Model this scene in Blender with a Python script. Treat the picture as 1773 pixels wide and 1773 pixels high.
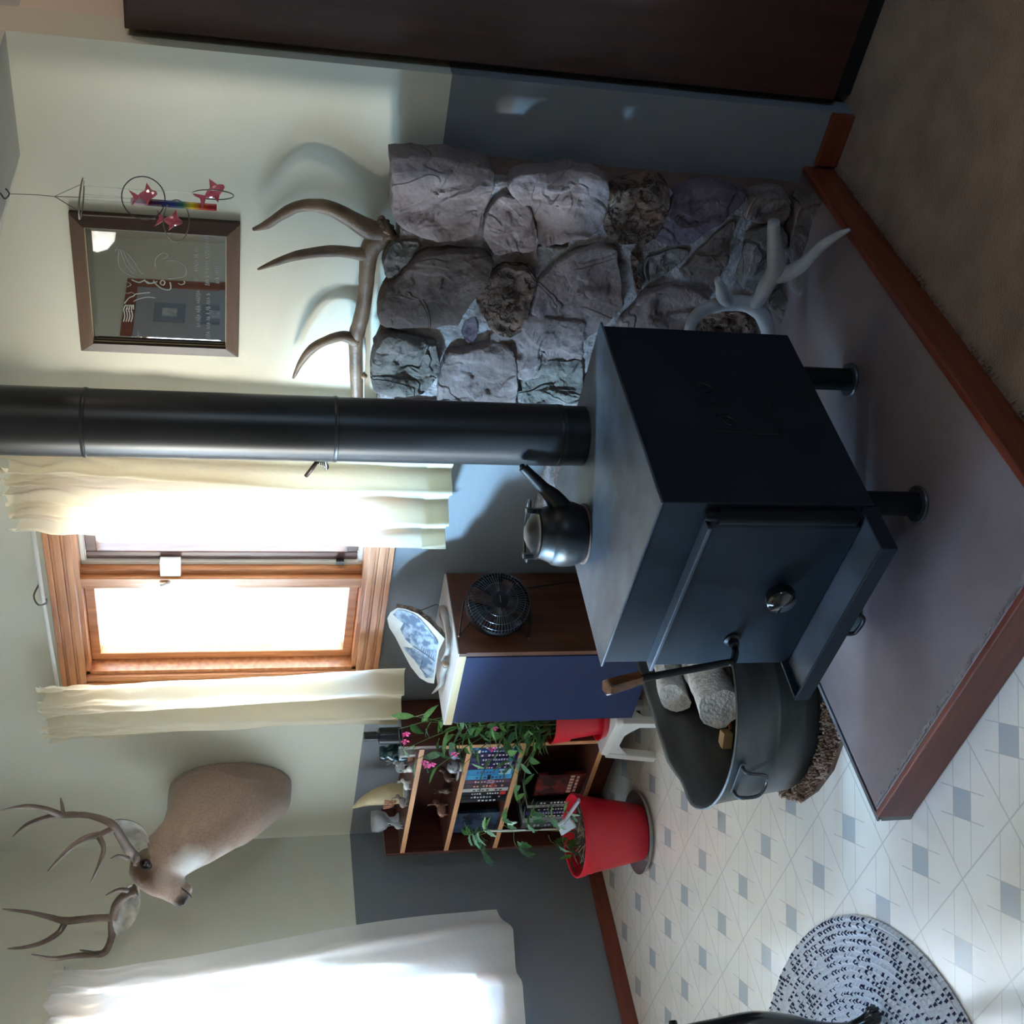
import bpy, bmesh, math, random
from mathutils import Vector, Matrix, noise
random.seed(7)
PI = math.pi
S = bpy.context.scene
COL = S.collection
for o in list(bpy.data.objects): bpy.data.objects.remove(o)

# ---------------------------------------------------------------- camera
YAW, PITCH, ROLL, FPX, CH = math.radians(-42.8969), math.radians(13.3127), math.radians(-0.6744), 2042.29, 1.55
_cy, _sy, _cp, _sp = math.cos(YAW), math.sin(YAW), math.cos(PITCH), math.sin(PITCH)
_f = Vector((_sy*_cp, _cy*_cp, -_sp)); _r0 = Vector((_cy, -_sy, 0)); _d0 = _f.cross(_r0)
_r = _r0*math.cos(ROLL) + _d0*math.sin(ROLL); _d = _d0*math.cos(ROLL) - _r0*math.sin(ROLL)
CAM = Vector((0, 0, CH))
cd = bpy.data.cameras.new('camera'); cam = bpy.data.objects.new('camera', cd); COL.objects.link(cam)
cd.sensor_fit = 'HORIZONTAL'; cd.sensor_width = 36; cd.lens = FPX/1773*36; cd.clip_start = .05; cd.clip_end = 100
m3 = Matrix((_d, _r, -_f)).transposed()          # the phone was held turned by 90 degrees
cam.matrix_world = Matrix.Translation(CAM) @ m3.to_4x4()
S.camera = cam

def ray(x, y):                                    # direction of a photograph point (for surveying positions)
    return (_f*FPX + _r*(886.5-y) + _d*(x-886.5)).normalized()
def at_y(x, y, Y): d = ray(x, y); return CAM + d*(Y/d.y)
def at_x(x, y, X): d = ray(x, y); return CAM + d*(X/d.x)
def at_z(x, y, Z): d = ray(x, y); return CAM + d*((Z-CH)/d.z)

# ---------------------------------------------------------------- world and light
S.view_settings.view_transform = 'Standard'; S.view_settings.look = 'None'
S.view_settings.gamma = 1; S.view_settings.use_curve_mapping = False
S.view_settings.exposure = 0.34
W = bpy.data.worlds.new('world'); S.world = W; W.use_nodes = True
nt = W.node_tree; bgn = nt.nodes['Background']
tc = nt.nodes.new('ShaderNodeTexCoord'); sx = nt.nodes.new('ShaderNodeSeparateXYZ'); cr = nt.nodes.new('ShaderNodeValToRGB')
nt.links.new(tc.outputs['Generated'], sx.inputs[0]); nt.links.new(sx.outputs['Z'], cr.inputs[0])
mp_ = nt.nodes.new('ShaderNodeMath'); mp_.operation = 'MULTIPLY_ADD'; mp_.inputs[1].default_value = .5; mp_.inputs[2].default_value = .5
nt.links.new(sx.outputs['Z'], mp_.inputs[0]); nt.links.new(mp_.outputs[0], cr.inputs[0])
e = cr.color_ramp.elements; e[0].position = .485; e[0].color = (.80, .76, .62, 1); e[1].position = .505; e[1].color = (.46, .74, 1.0, 1)
e2 = e.new(1.0); e2.color = (.20, .46, 1.0, 1)
nt.links.new(cr.outputs[0], bgn.inputs[0]); bgn.inputs[1].default_value = 28.0

XL, YW = -4.40, 2.729                             # left wall, back wall
def portal(name, loc, rot, sx_, sy_):
    l = bpy.data.lights.new(name, 'AREA'); l.shape = 'RECTANGLE'; l.size = sx_; l.size_y = sy_; l.cycles.is_portal = True
    o = bpy.data.objects.new(name, l); COL.objects.link(o); o.location = loc; o.rotation_euler = rot
portal('daylight_back_window', (-2.86, 2.86, 1.57), (PI/2, 0, PI), .95, 1.0)
portal('daylight_left_window', (XL-.14, 1.73, 1.35), (PI/2, 0, PI/2+PI), .58, 1.5)
portal('daylight_high_window', (XL-.14, .88, 1.66), (PI/2, 0, PI/2+PI), 1.02, .86)
portal('daylight_narrow_window', (XL-.14, -.25, 1.35), (PI/2, 0, PI/2+PI), .45, 1.5)
portal('daylight_fill_window', (3.15, .4, 1.6), (PI/2, 0, PI/2), .6, .8)  # portal of the added fill window

def hazy(name, energy, col, ang, elev):            # broad directional daylight entering by the left wall windows
    l = bpy.data.lights.new(name, 'SUN'); l.energy = energy; l.color = col; l.angle = math.radians(ang)
    o = bpy.data.objects.new(name, l); COL.objects.link(o); o.rotation_euler = Vector((-.76, -.65, math.tan(math.radians(elev)))).to_track_quat('Z', 'Y').to_euler()
hazy('blue_sky_glare', 20, (.38, .70, 1.0), 6, 13)
hazy('pale_horizon_glare', 4.5, (1.0, .96, .84), 7, 2)

# ---------------------------------------------------------------- helpers
FR = {}                                           # object name -> inverse of its thing's frame
def tag(o, label=None, cat=None, group=None, kind=None):
    if label: o['label'] = label
    if cat: o['category'] = cat
    if group: o['group'] = group
    if kind: o['kind'] = kind
    return o
def thing(name, label, cat, loc=(0, 0, 0), rz=0, group=None, kind=None):
    o = bpy.data.objects.new(name, None); COL.objects.link(o); o.empty_display_size = .05
    o.location = loc; o.rotation_euler = (0, 0, rz)
    FR[o.name] = (Matrix.Translation(Vector(loc)) @ Matrix.Rotation(rz, 4, 'Z'))
    return tag(o, label, cat, group, kind)

class MB:
    def __init__(s): s.v = []; s.f = []
    def add(s, vs, fs, M=None):
        n = len(s.v)
        for p in vs: s.v.append((M @ Vector(p)) if M else Vector(p))
        for q in fs: s.f.append([i+n for i in q])
        return s
    def box(s, c, d, M=None, rz=0):
        x, y, z = (k/2 for k in d); R = Matrix.Rotation(rz, 4, 'Z'); c = Vector(c)
        vs = [c + R @ Vector((a*x, b*y, g*z)) for a in (-1, 1) for b in (-1, 1) for g in (-1, 1)]
        return s.add(vs, [(0, 1, 3, 2), (4, 6, 7, 5), (0, 4, 5, 1), (2, 3, 7, 6), (0, 2, 6, 4), (1, 5, 7, 3)], M)
    def bx(s, a, b, M=None):                      # box from corner to corner
        return s.box([(a[i]+b[i])/2 for i in range(3)], [abs(b[i]-a[i]) for i in range(3)], M)
    def ring_loft(s, rings, close=True, cap=True, M=None):
        n = len(rings[0]); vs = [p for r in rings for p in r]; fs = []
        for i in range(len(rings)-1):
            for j in range(n if close else n-1):
                k = (j+1) % n
                fs.append((i*n+j, i*n+k, (i+1)*n+k, (i+1)*n+j))
        if cap and close:
            fs.append(tuple(range(n-1, -1, -1))); fs.append(tuple((len(rings)-1)*n+j for j in range(n)))
        return s.add(vs, fs, M)
    def lathe(s, prof, seg=32, c=(0, 0, 0), M=None, cap=True):
        rings = [[(c[0]+r*math.cos(2*PI*j/seg), c[1]+r*math.sin(2*PI*j/seg), c[2]+z) for j in range(seg)] for r, z in prof]
        return s.ring_loft(rings, cap=cap, M=M)
    def tube(s, pts, rad, seg=8, closed=False, flat=1.0, M=None):
        pts = [Vector(p) for p in pts]; n = len(pts)
        if not hasattr(rad, '__len__'): rad = [rad]*n
        rings = []; prev = None
        for i, p in enumerate(pts):
            if closed: t = pts[(i+1) % n]-pts[i-1]
            else: t = pts[min(i+1, n-1)]-pts[max(i-1, 0)]
            if t.length < 1e-9: t = Vector((0, 0, 1))
            t.normalize()
            if prev is None:
                a = Vector((0, 0, 1)) if abs(t.z) < .9 else Vector((1, 0, 0))
                u = t.cross(a).normalized()
            else:
                u = (prev - t*prev.dot(t)); u = u.normalized() if u.length > 1e-6 else t.orthogonal().normalized()
            w = t.cross(u); prev = u
            rings.append([p + u*math.cos(2*PI*j/seg)*rad[i] + w*math.sin(2*PI*j/seg)*rad[i]*flat for j in range(seg)])
        if closed: rings.append(rings[0]); return s.ring_loft(rings, cap=False, M=M)
        return s.ring_loft(rings, M=M)
    def prism(s, poly, z0, z1, M=None):
        n = len(poly); vs = [(x, y, z0) for x, y in poly] + [(x, y, z1) for x, y in poly]
        return s.add(vs, [tuple(range(n-1, -1, -1)), tuple(range(n, 2*n))] + [(i, (i+1) % n, n+(i+1) % n, n+i) for i in range(n)], M)
    def ball(s, c, r, seg=16, M=None, sc=(1, 1, 1)):
        h = max(4, seg//2)
        rings = []
        for i in range(h+1):
            a = -PI/2 + PI*i/h; rr = max(1e-4, math.cos(a))*r
            rings.append([(c[0]+rr*math.cos(2*PI*j/seg)*sc[0], c[1]+rr*math.sin(2*PI*j/seg)*sc[1], c[2]+r*math.sin(a)*sc[2]) for j in range(seg)])
        return s.ring_loft(rings, M=M)
    def build(s, name, mat, parent=None, world=False, smooth=False, bevel=0, bseg=2, sub=0, label=None, kind=None, angle=None, remesh=0):
        vs = s.v
        if parent is not None and world:
            inv = FR[parent.name].inverted(); vs = [inv @ p for p in vs]
        me = bpy.data.meshes.new(name); me.from_pydata([tuple(p) for p in vs], [], s.f); me.validate(); 
        bm = bmesh.new(); bm.from_mesh(me); bmesh.ops.recalc_face_normals(bm, faces=bm.faces); bm.to_mesh(me); bm.free()
        me.materials.append(mat)
        o = bpy.data.objects.new(name, me); COL.objects.link(o)
        if parent is not None: o.parent = parent; FR[o.name] = FR[parent.name]
        if smooth:
            for p in me.polygons: p.use_smooth = True
            if angle is not None: me.set_sharp_from_angle(angle=math.radians(angle))
        if bevel:
            b = o.modifiers.new('bevel', 'BEVEL'); b.width = bevel; b.segments = bseg; b.limit_method = 'ANGLE'; b.angle_limit = math.radians(40)
        if remesh:
            r = o.modifiers.new('remesh', 'REMESH'); r.mode = 'VOXEL'; r.voxel_size = remesh; r.use_smooth_shade = True
            sm = o.modifiers.new('smooth', 'SMOOTH'); sm.iterations = 4; sm.factor = .6
        if sub: b = o.modifiers.new('sub', 'SUBSURF'); b.levels = sub; b.render_levels = sub
        return tag(o, label, kind=kind)

def place(mesh_obj, parent, M):                   # a further part sharing the mesh of mesh_obj, M = matrix in the thing's frame
    o = mesh_obj.copy(); COL.objects.link(o); o.parent = parent; o.matrix_local = M; FR[o.name] = FR[parent.name]; return o

def crv(pts, n=8, closed=False):                  # Catmull-Rom through points (any dimension via Vector)
    P = [Vector(p) for p in pts]; out = []; N = len(P)
    rng = N if closed else N-1
    for i in range(rng):
        if closed: a, b, c, d = P[(i-1) % N], P[i], P[(i+1) % N], P[(i+2) % N]
        else: a, b, c, d = P[max(i-1, 0)], P[i], P[i+1], P[min(i+2, N-1)]
        for k in range(n):
            t = k/n
            out.append(.5*((2*b)+(c-a)*t+(2*a-5*b+4*c-d)*t*t+(3*b-a-3*c+d)*t**3))
    if not closed: out.append(P[-1])
    return out
def lerps(vals, n):                               # resample radii to n values
    out = []
    for i in range(n):
        t = i/(n-1)*(len(vals)-1); k = min(int(t), len(vals)-2); out.append(vals[k]+(vals[k+1]-vals[k])*(t-k))
    return out
def rod(mb, pts, rads, n=6, seg=8, flat=1.0, closed=False):
    c = crv(pts, n, closed); r = lerps(rads, len(c)) if hasattr(rads, '__len__') else rads
    return mb.tube(c, r, seg, closed, flat)

# ---------------------------------------------------------------- materials
def sRGB(r, g, b):
    f = lambda c: (c/255/12.92) if c/255 <= .04045 else ((c/255+.055)/1.055)**2.4
    return (f(r), f(g), f(b), 1)
MATS = {}
def mat(name, c1, c2=None, rough=.6, metal=0, scale=8, stretch=(1, 1, 1), bump=0, bscale=None, detail=4, spec=.5, trans=0, coat=0, ramp=(.35, .65), dist=.01, alpha=1, sheen=0, vor=False):
    if name in MATS: return MATS[name]
    m = bpy.data.materials.new(name); m.use_nodes = True; t = m.node_tree; L = t.links
    b = t.nodes['Principled BSDF']; b.inputs['Roughness'].default_value = rough; b.inputs['Metallic'].default_value = metal
    b.inputs['Specular IOR Level'].default_value = spec; b.inputs['Transmission Weight'].default_value = trans
    b.inputs['Coat Weight'].default_value = coat; b.inputs['Alpha'].default_value = alpha; b.inputs['Sheen Weight'].default_value = sheen
    b.inputs['Base Color'].default_value = c1
    if c2 or bump:
        tc = t.nodes.new('ShaderNodeTexCoord'); mp = t.nodes.new('ShaderNodeMapping'); mp.inputs['Scale'].default_value = stretch
        L.new(tc.outputs['Object'], mp.inputs[0])
    if c2:
        n = t.nodes.new('ShaderNodeTexVoronoi' if vor else 'ShaderNodeTexNoise'); n.inputs['Scale'].default_value = scale
        if not vor: n.inputs['Detail'].default_value = detail
        L.new(mp.outputs[0], n.inputs['Vector'])
        r = t.nodes.new('ShaderNodeValToRGB'); r.color_ramp.elements[0].position = ramp[0]; r.color_ramp.elements[1].position = ramp[1]
        r.color_ramp.elements[0].color = c1; r.color_ramp.elements[1].color = c2
        L.new(n.outputs[0], r.inputs[0]); L.new(r.outputs[0], b.inputs['Base Color'])
    if bump:
        n2 = t.nodes.new('ShaderNodeTexNoise'); n2.inputs['Scale'].default_value = bscale or scale*3; n2.inputs['Detail'].default_value = 6
        L.new(mp.outputs[0], n2.inputs['Vector'])
        bp = t.nodes.new('ShaderNodeBump'); bp.inputs['Strength'].default_value = bump; bp.inputs['Distance'].default_value = dist
        L.new(n2.outputs[0], bp.inputs['Height']); L.new(bp.outputs[0], b.inputs['Normal'])
    MATS[name] = m; return m
def glassy(name, col=(1, 1, 1, 1), rough=.02, opac=.12, tint=None):   # thin clear material that lets daylight through
    if name in MATS: return MATS[name]
    m = bpy.data.materials.new(name); m.use_nodes = True; t = m.node_tree; t.nodes.remove(t.nodes['Principled BSDF'])
    out = t.nodes['Material Output']; mx = t.nodes.new('ShaderNodeMixShader'); tr = t.nodes.new('ShaderNodeBsdfTransparent'); g = t.nodes.new('ShaderNodeBsdfPrincipled')
    g.inputs['Base Color'].default_value = col; g.inputs['Roughness'].default_value = rough; tr.inputs[0].default_value = tint or (1, 1, 1, 1)
    fr = t.nodes.new('ShaderNodeFresnel'); fr.inputs[0].default_value = 1.45
    mm = t.nodes.new('ShaderNodeMath'); mm.operation = 'ADD'; mm.inputs[1].default_value = opac; mm.use_clamp = True
    t.links.new(fr.outputs[0], mm.inputs[0]); t.links.new(mm.outputs[0], mx.inputs[0]); t.links.new(tr.outputs[0], mx.inputs[1]); t.links.new(g.outputs[0], mx.inputs[2]); t.links.new(mx.outputs[0], out.inputs[0])
    MATS[name] = m; return m
def cloth(name, col, tl=.5):
    m = bpy.data.materials.new(name); m.use_nodes = True; t = m.node_tree; t.nodes.remove(t.nodes['Principled BSDF'])
    out = t.nodes['Material Output']; mx = t.nodes.new('ShaderNodeMixShader'); d = t.nodes.new('ShaderNodeBsdfDiffuse'); q = t.nodes.new('ShaderNodeBsdfTranslucent')
    d.inputs[0].default_value = col; q.inputs[0].default_value = col; mx.inputs[0].default_value = tl
    tc = t.nodes.new('ShaderNodeTexCoord'); n = t.nodes.new('ShaderNodeTexNoise'); n.inputs['Scale'].default_value = 45; n.inputs['Detail'].default_value = 6
    bp = t.nodes.new('ShaderNodeBump'); bp.inputs['Strength'].default_value = .35; bp.inputs['Distance'].default_value = .01
    t.links.new(tc.outputs['Object'], n.inputs['Vector']); t.links.new(n.outputs[0], bp.inputs['Height']); t.links.new(bp.outputs[0], d.inputs['Normal'])
    t.links.new(d.outputs[0], mx.inputs[1]); t.links.new(q.outputs[0], mx.inputs[2]); t.links.new(mx.outputs[0], out.inputs[0]); return m

M_wall = None
def wall_mat():                                   # cream paint above 1.055 m, slate below
    m = bpy.data.materials.new('two_tone_paint'); m.use_nodes = True; t = m.node_tree; L = t.links; b = t.nodes['Principled BSDF']
    g = t.nodes.new('ShaderNodeNewGeometry'); s = t.nodes.new('ShaderNodeSeparateXYZ'); L.new(g.outputs['Position'], s.inputs[0])
    c = t.nodes.new('ShaderNodeMath'); c.operation = 'GREATER_THAN'; c.inputs[1].default_value = 1.055; L.new(s.outputs['Z'], c.inputs[0])
    mx = t.nodes.new('ShaderNodeMix'); mx.data_type = 'RGBA'; mx.inputs[6].default_value = sRGB(120, 123, 129); mx.inputs[7].default_value = sRGB(206, 203, 186)
    L.new(c.outputs[0], mx.inputs[0]); L.new(mx.outputs[2], b.inputs['Base Color']); b.inputs['Roughness'].default_value = .55; b.inputs['Specular IOR Level'].default_value = .35
    n = t.nodes.new('ShaderNodeTexNoise'); n.inputs['Scale'].default_value = 28; n.inputs['Detail'].default_value = 5; L.new(g.outputs['Position'], n.inputs['Vector'])
    bp = t.nodes.new('ShaderNodeBump'); bp.inputs['Strength'].default_value = .12; bp.inputs['Distance'].default_value = .01; L.new(n.outputs[0], bp.inputs['Height']); L.new(bp.outputs[0], b.inputs['Normal'])
    return m
M_wall = wall_mat()

def vinyl_mat():                                  # sheet vinyl with a printed 9 inch diamond pattern (flat print)
    m = bpy.data.materials.new('printed_vinyl'); m.use_nodes = True; t = m.node_tree; L = t.links; b = t.nodes['Principled BSDF']
    g = t.nodes.new('ShaderNodeNewGeometry'); s = t.nodes.new('ShaderNodeSeparateXYZ'); L.new(g.outputs['Position'], s.inputs[0])
    def M(op, a, bb=None, c=None):
        n = t.nodes.new('ShaderNodeMath'); n.operation = op
        for i, v in enumerate((a, bb, c)):
            if v is None: continue
            if isinstance(v, (int, float)): n.inputs[i].default_value = v
            else: L.new(v, n.inputs[i])
        return n.outputs[0]
    P = .2293
    def cell(o, off): return M('SUBTRACT', M('WRAP', M('DIVIDE', M('SUBTRACT', o, off), P), 1, 0), .5)
    u = cell(s.outputs['X'], -2.2305+P/2); v = cell(s.outputs['Y'], 1.2385+P/2)
    au = M('ABSOLUTE', u); av = M('ABSOLUTE', v)
    sd = M('ABSOLUTE', M('ADD', u, v)); df = M('ABSOLUTE', M('SUBTRACT', u, v))
    h = .195
    diam = M('MULTIPLY', M('LESS_THAN', sd, h), M('LESS_THAN', df, h))
    w = .009
    def line(e, at): return M('LESS_THAN', M('ABSOLUTE', M('SUBTRACT', e, at)), w)
    l1 = M('MAXIMUM', line(df, h), M('MULTIPLY', line(sd, h), M('LESS_THAN', df, .48)))
    l2 = M('MAXIMUM', line(au, .5), line(av, .5))
    l3 = line(M('ABSOLUTE', M('SUBTRACT', M('MULTIPLY', au, 1.0), M('MULTIPLY', av, .45))), .0)
    ln = M('MAXIMUM', l1, l2)
    no = t.nodes.new('ShaderNodeTexNoise'); no.inputs['Scale'].default_value = 7; no.inputs['Detail'].default_value = 5; L.new(g.outputs['Position'], no.inputs['Vector'])
    rp = t.nodes.new('ShaderNodeValToRGB'); rp.color_ramp.elements[0].position = .3; rp.color_ramp.elements[1].position = .7
    rp.color_ramp.elements[0].color = sRGB(232, 226, 216); rp.color_ramp.elements[1].color = sRGB(242, 236, 226); L.new(no.outputs[0], rp.inputs[0])
    m1 = t.nodes.new('ShaderNodeMix'); m1.data_type = 'RGBA'; L.new(diam, m1.inputs[0]); L.new(rp.outputs[0], m1.inputs[6]); m1.inputs[7].default_value = sRGB(182, 187, 190)
    m2 = t.nodes.new('ShaderNodeMix'); m2.data_type = 'RGBA'; L.new(M('MULTIPLY', ln, .55), m2.inputs[0]); L.new(m1.outputs[2], m2.inputs[6]); m2.inputs[7].default_value = sRGB(176, 172, 168)
    L.new(m2.outputs[2], b.inputs['Base Color']); b.inputs['Roughness'].default_value = .2; b.inputs['Specular IOR Level'].default_value = .6; b.inputs['Coat Weight'].default_value = .35; b.inputs['Coat Roughness'].default_value = .12
    bp = t.nodes.new('ShaderNodeBump'); bp.inputs['Strength'].default_value = .15; bp.inputs['Distance'].default_value = .002; bp.invert = True
    L.new(ln, bp.inputs['Height']); L.new(bp.outputs[0], b.inputs['Normal'])
    return m

def wood(name, c1, c2, axis=2, rough=.5, sc=6, coat=0, bump=.12):
    st = [9, 9, 9]; st[axis] = .7
    return mat(name, c1, c2, rough=rough, scale=sc, stretch=st, bump=bump, bscale=sc*2.2, detail=8, ramp=(.3, .7), dist=.003, coat=coat)
MW_redx = wood('red_stained_trim_x', sRGB(98, 42, 26), sRGB(122, 58, 38), 0, rough=.4)
MW_redy = wood('red_stained_trim_y', sRGB(98, 42, 26), sRGB(122, 58, 38), 1, rough=.4)
MW_casx = wood('window_wood_x', sRGB(168, 100, 60), sRGB(210, 146, 98), 0, rough=.35, coat=.3)
MW_casz = wood('window_wood_z', sRGB(168, 100, 60), sRGB(210, 146, 98), 2, rough=.35, coat=.3)
MW_sash = wood('brown_sash', sRGB(92, 66, 62), sRGB(120, 88, 82), 2, rough=.4)
M_white = mat('white_plastic', sRGB(232, 232, 228), rough=.35)
M_pane = glassy('window_glass', opac=.0)
M_steel = mat('black_stove_steel', sRGB(20, 26, 34), sRGB(30, 37, 47), rough=.55, metal=.0, spec=.22, scale=5, bump=.1, bscale=60, dist=.002)
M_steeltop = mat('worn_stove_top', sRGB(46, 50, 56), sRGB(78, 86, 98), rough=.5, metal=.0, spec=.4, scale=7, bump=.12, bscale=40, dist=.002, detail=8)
M_iron = mat('cast_iron', sRGB(20, 20, 22), sRGB(34, 33, 34), rough=.4, metal=.3, scale=20, bump=.15, bscale=120, dist=.002)
M_pipe = mat('stovepipe_steel', sRGB(30, 31, 34), sRGB(52, 53, 56), rough=.36, metal=.35, scale=3, stretch=(3, 3, .6), bump=.05, bscale=60, dist=.002)
M_black = mat('black_plastic', sRGB(22, 22, 25), rough=.35)
M_chrome = mat('bright_wire', sRGB(200, 200, 200), rough=.2, metal=1)
M_cream = cloth('cream_curtain_cotton', sRGB(244, 236, 216), .58)
# ================================================================ the setting
def struct(name, mb, m, **k): return mb.build(name, m, kind='structure', **k)
XE = -1.12                                        # free end of the back wall
w = MB()
WX0, WX1, WZ0, WZ1 = -3.315, -2.42, 1.115, 2.03
w.bx((XL-.15, YW, 0), (WX0, YW+.14, 3.1)); w.bx((WX1, YW, 0), (XE, YW+.14, 3.1))
w.bx((WX0, YW, 0), (WX1, YW+.14, WZ0)); w.bx((WX0, YW, WZ1), (WX1, YW+.14, 3.1))
struct('wall_back', w, M_wall)
LY0, LY1, LZ0, LZ1 = 1.45, 2.0, .62, 2.08
w = MB()
w.bx((XL-.14, LY1, 0), (XL, YW+.14, 3.1)); w.bx((XL-.14, -2.0, 0), (XL, -.47, 3.1)); w.bx((XL-.14, -.03, 0), (XL, .38, 3.1)); w.bx((XL-.14, .38, 0), (XL, LY0, 1.24)); w.bx((XL-.14, .38, LZ1), (XL, LY0, 3.1)); w.bx((XL-.14, 1.38, 1.24), (XL, LY0, LZ1)); w.bx((XL-.14, -.47, 0), (XL, -.03, LZ0)); w.bx((XL-.14, -.47, LZ1), (XL, -.03, 3.1))
w.bx((XL-.14, LY0, 0), (XL, LY1, LZ0)); w.bx((XL-.14, LY0, LZ1), (XL, LY1, 3.1))
struct('wall_left', w, M_wall)
M_wallp = mat('room_wall_paint', sRGB(170, 160, 146), rough=.6, bump=.1, bscale=30)
w = MB().bx((XL-.14, -2.1, 0), (3.3, -2.0, 3.1)); struct('wall_front', w, M_wallp)
w = MB(); w.bx((3.1, -2.1, 0), (3.24, .1, 3.1)); w.bx((3.1, .7, 0), (3.24, 3.7, 3.1)); w.bx((3.1, .1, 0), (3.24, .7, 1.2)); w.bx((3.1, .1, 2.0), (3.24, .7, 3.1))
struct('wall_right', w, M_wallp)
M_far = mat('far_room_paint', sRGB(226, 206, 192), sRGB(216, 196, 184), rough=.6, scale=1.2)
w = MB().bx((XE-.3, 3.55, 0), (3.3, 3.65, 3.1)).bx((XE-.14, YW+.14, 0), (XE-.02, 3.6, 3.1)); struct('wall_far', w, M_far)
# ceiling: a low flat soffit and a vault rising to the left
M_ceil = mat('ceiling_paint', sRGB(196, 196, 192), rough=.8, bump=.15, bscale=60)
w = MB()
w.bx((-1.41, -2.1, 2.045), (XE, YW, 2.7)); w.bx((-1.41, YW+.14, 2.045), (XE-.02, 3.65, 2.7))
sl = .31; xa, xb = -1.41, XL-.14
w.add([(xa, -2.1, 2.045), (xa, YW+.01, 2.045), (xb, YW+.01, 2.045+sl*(xa-xb)), (xb, -2.1, 2.045+sl*(xa-xb)),
       (xa, -2.1, 2.145), (xa, YW+.01, 2.145), (xb, YW+.01, 2.145+sl*(xa-xb)), (xb, -2.1, 2.145+sl*(xa-xb))],
      [(0, 1, 2, 3), (4, 7, 6, 5), (0, 4, 5, 1), (1, 5, 6, 2), (2, 6, 7, 3), (3, 7, 4, 0)])
w.bx((XE, -2.1, 2.6), (3.3, 3.65, 2.7))
struct('ceiling', w, M_ceil)
# floors
struct('floor', MB().bx((XL-.14, -2.1, -.05), (-1.27, YW+.1, 0)), vinyl_mat())
M_carpet = mat('loop_carpet', sRGB(128, 104, 86), sRGB(150, 126, 106), rough=.95, scale=9, bump=1.0, bscale=190, dist=.006, detail=3, sheen=.3, spec=.1)
fl = struct('floor_carpet', MB().bx((-1.27, -2.1, -.05), (3.3, 3.6, .004)), M_carpet)
fl['label'] = 'grey-brown looped carpet right of the hearth'
# ragged carpet edge along the hearth
mb = MB()
for i in range(420):
    y = -.2+random.random()*2.9; x = -1.268+random.random()*.012
    d = Vector((random.uniform(-.018, .004), random.uniform(-.01, .01), 0)); h = random.uniform(.006, .014)
    mb.tube([(x+.01, y, .003), (x+.002, y, h), (x+d.x, y+d.y, h*.5)], [.0016, .0018, .0008], 4)
mb.build('carpet_fringe', M_carpet, fl, kind='stuff') if False else tag(mb.build('carpet_fringe', M_carpet), 'frayed carpet loops along the right edge of the hearth', 'carpet', kind='stuff')
# base boards
mb = MB(); mb.bx((XL, -2.0, 0), (XL+.014, YW, .062)); struct('baseboard_left', mb, MW_redy, bevel=.003)
mb = MB(); mb.bx((-1.262, YW-.016, 0), (XE-.0, YW, .065)); struct('baseboard_right', mb, MW_redx, bevel=.003)
mb = MB(); mb.bx((XL+.014, YW-.014, 0), (-2.31, YW, .062)); struct('baseboard_back', mb, MW_redx, bevel=.003)

# ---- window 1 (back wall)
win = thing('window_1', 'wood-cased window between the two cream curtains behind the stove', 'window', (0, 0, 0), kind='structure')
def casing_h(z0, z1, x0, x1, flip):               # profiled board: stacked strips
    m = MB(); h = z1-z0
    for a, b, t in ((0, .22, .020), (.22, .34, .013), (.34, .62, .018), (.62, .74, .011), (.74, 1, .015)):
        if flip: a, b = 1-b, 1-a
        m.bx((x0, YW-t, z0+a*h), (x1, YW, z0+b*h))
    return m
casing_h(WZ1, 2.11, WX0-.08, WX1+.08, True).build('casing', MW_casx, win, bevel=.002)
casing_h(1.036, WZ0, WX0-.08, WX1+.08, False).build('casing', MW_casx, win, bevel=.002)
for s in (0, 1):
    m = MB(); x0, x1 = (WX0-.08, WX0) if s == 0 else (WX1, WX1+.08)
    for a, b, t in ((0, .22, .020), (.22, .34, .013), (.34, .62, .018), (.62, .74, .011), (.74, 1, .015)):
        if s == 1: a, b = 1-b, 1-a
        m.bx((x0+a*.08, YW-t, WZ0), (x0+b*.08, YW, WZ1))
    m.build('casing', MW_casz, win, bevel=.002)
m = MB()                                          # jamb lining
m.bx((WX0, YW, WZ0), (WX0+.014, YW+.13, WZ1)); m.bx((WX1-.014, YW, WZ0), (WX1, YW+.13, WZ1)); m.bx((WX0, YW, WZ0), (WX1, YW+.13, WZ0+.014)); m.bx((WX0, YW, WZ1-.014), (WX1, YW+.13, WZ1))
m.build('jamb', MW_casx, win)
m = MB()
m.bx((-2.882, YW+.0, WZ0+.012), (-2.845, YW+.09, WZ1-.012)); m.bx((-2.845, YW+.02, WZ0+.012), (-2.822, YW+.09, WZ1-.012)); m.bx((-2.905, YW+.012, WZ0+.012), (-2.882, YW+.09, WZ1-.012))
m.build('mullion', MW_casz, win, bevel=.003)
def frame(x0, x1, z0, z1, y0, y1, t, m):
    m.bx((x0, y0, z0), (x0+t, y1, z1)); m.bx((x1-t, y0, z0), (x1, y1, z1)); m.bx((x0+t, y0, z0), (x1-t, y1, z0+t)); m.bx((x0+t, y0, z1-t), (x1-t, y1, z1)); return m
frame(WX0+.014, -2.905, WZ0+.014, WZ1-.014, YW+.05, YW+.10, .032, MB()).build('fixed_sash', MW_casz, win, bevel=.003)
frame(-2.822, WX1-.014, WZ0+.014, WZ1-.014, YW+.04, YW+.07, .014, MB()).build('screen_frame', M_white, win, bevel=.002, label='white inner frame of the opening sash')
frame(-2.806, WX1-.03, WZ0+.03, WZ1-.03, YW+.05, YW+.11, .034, MB()).build('opening_sash', MW_sash, win, bevel=.003, label='dark brown opening sash')
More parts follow.
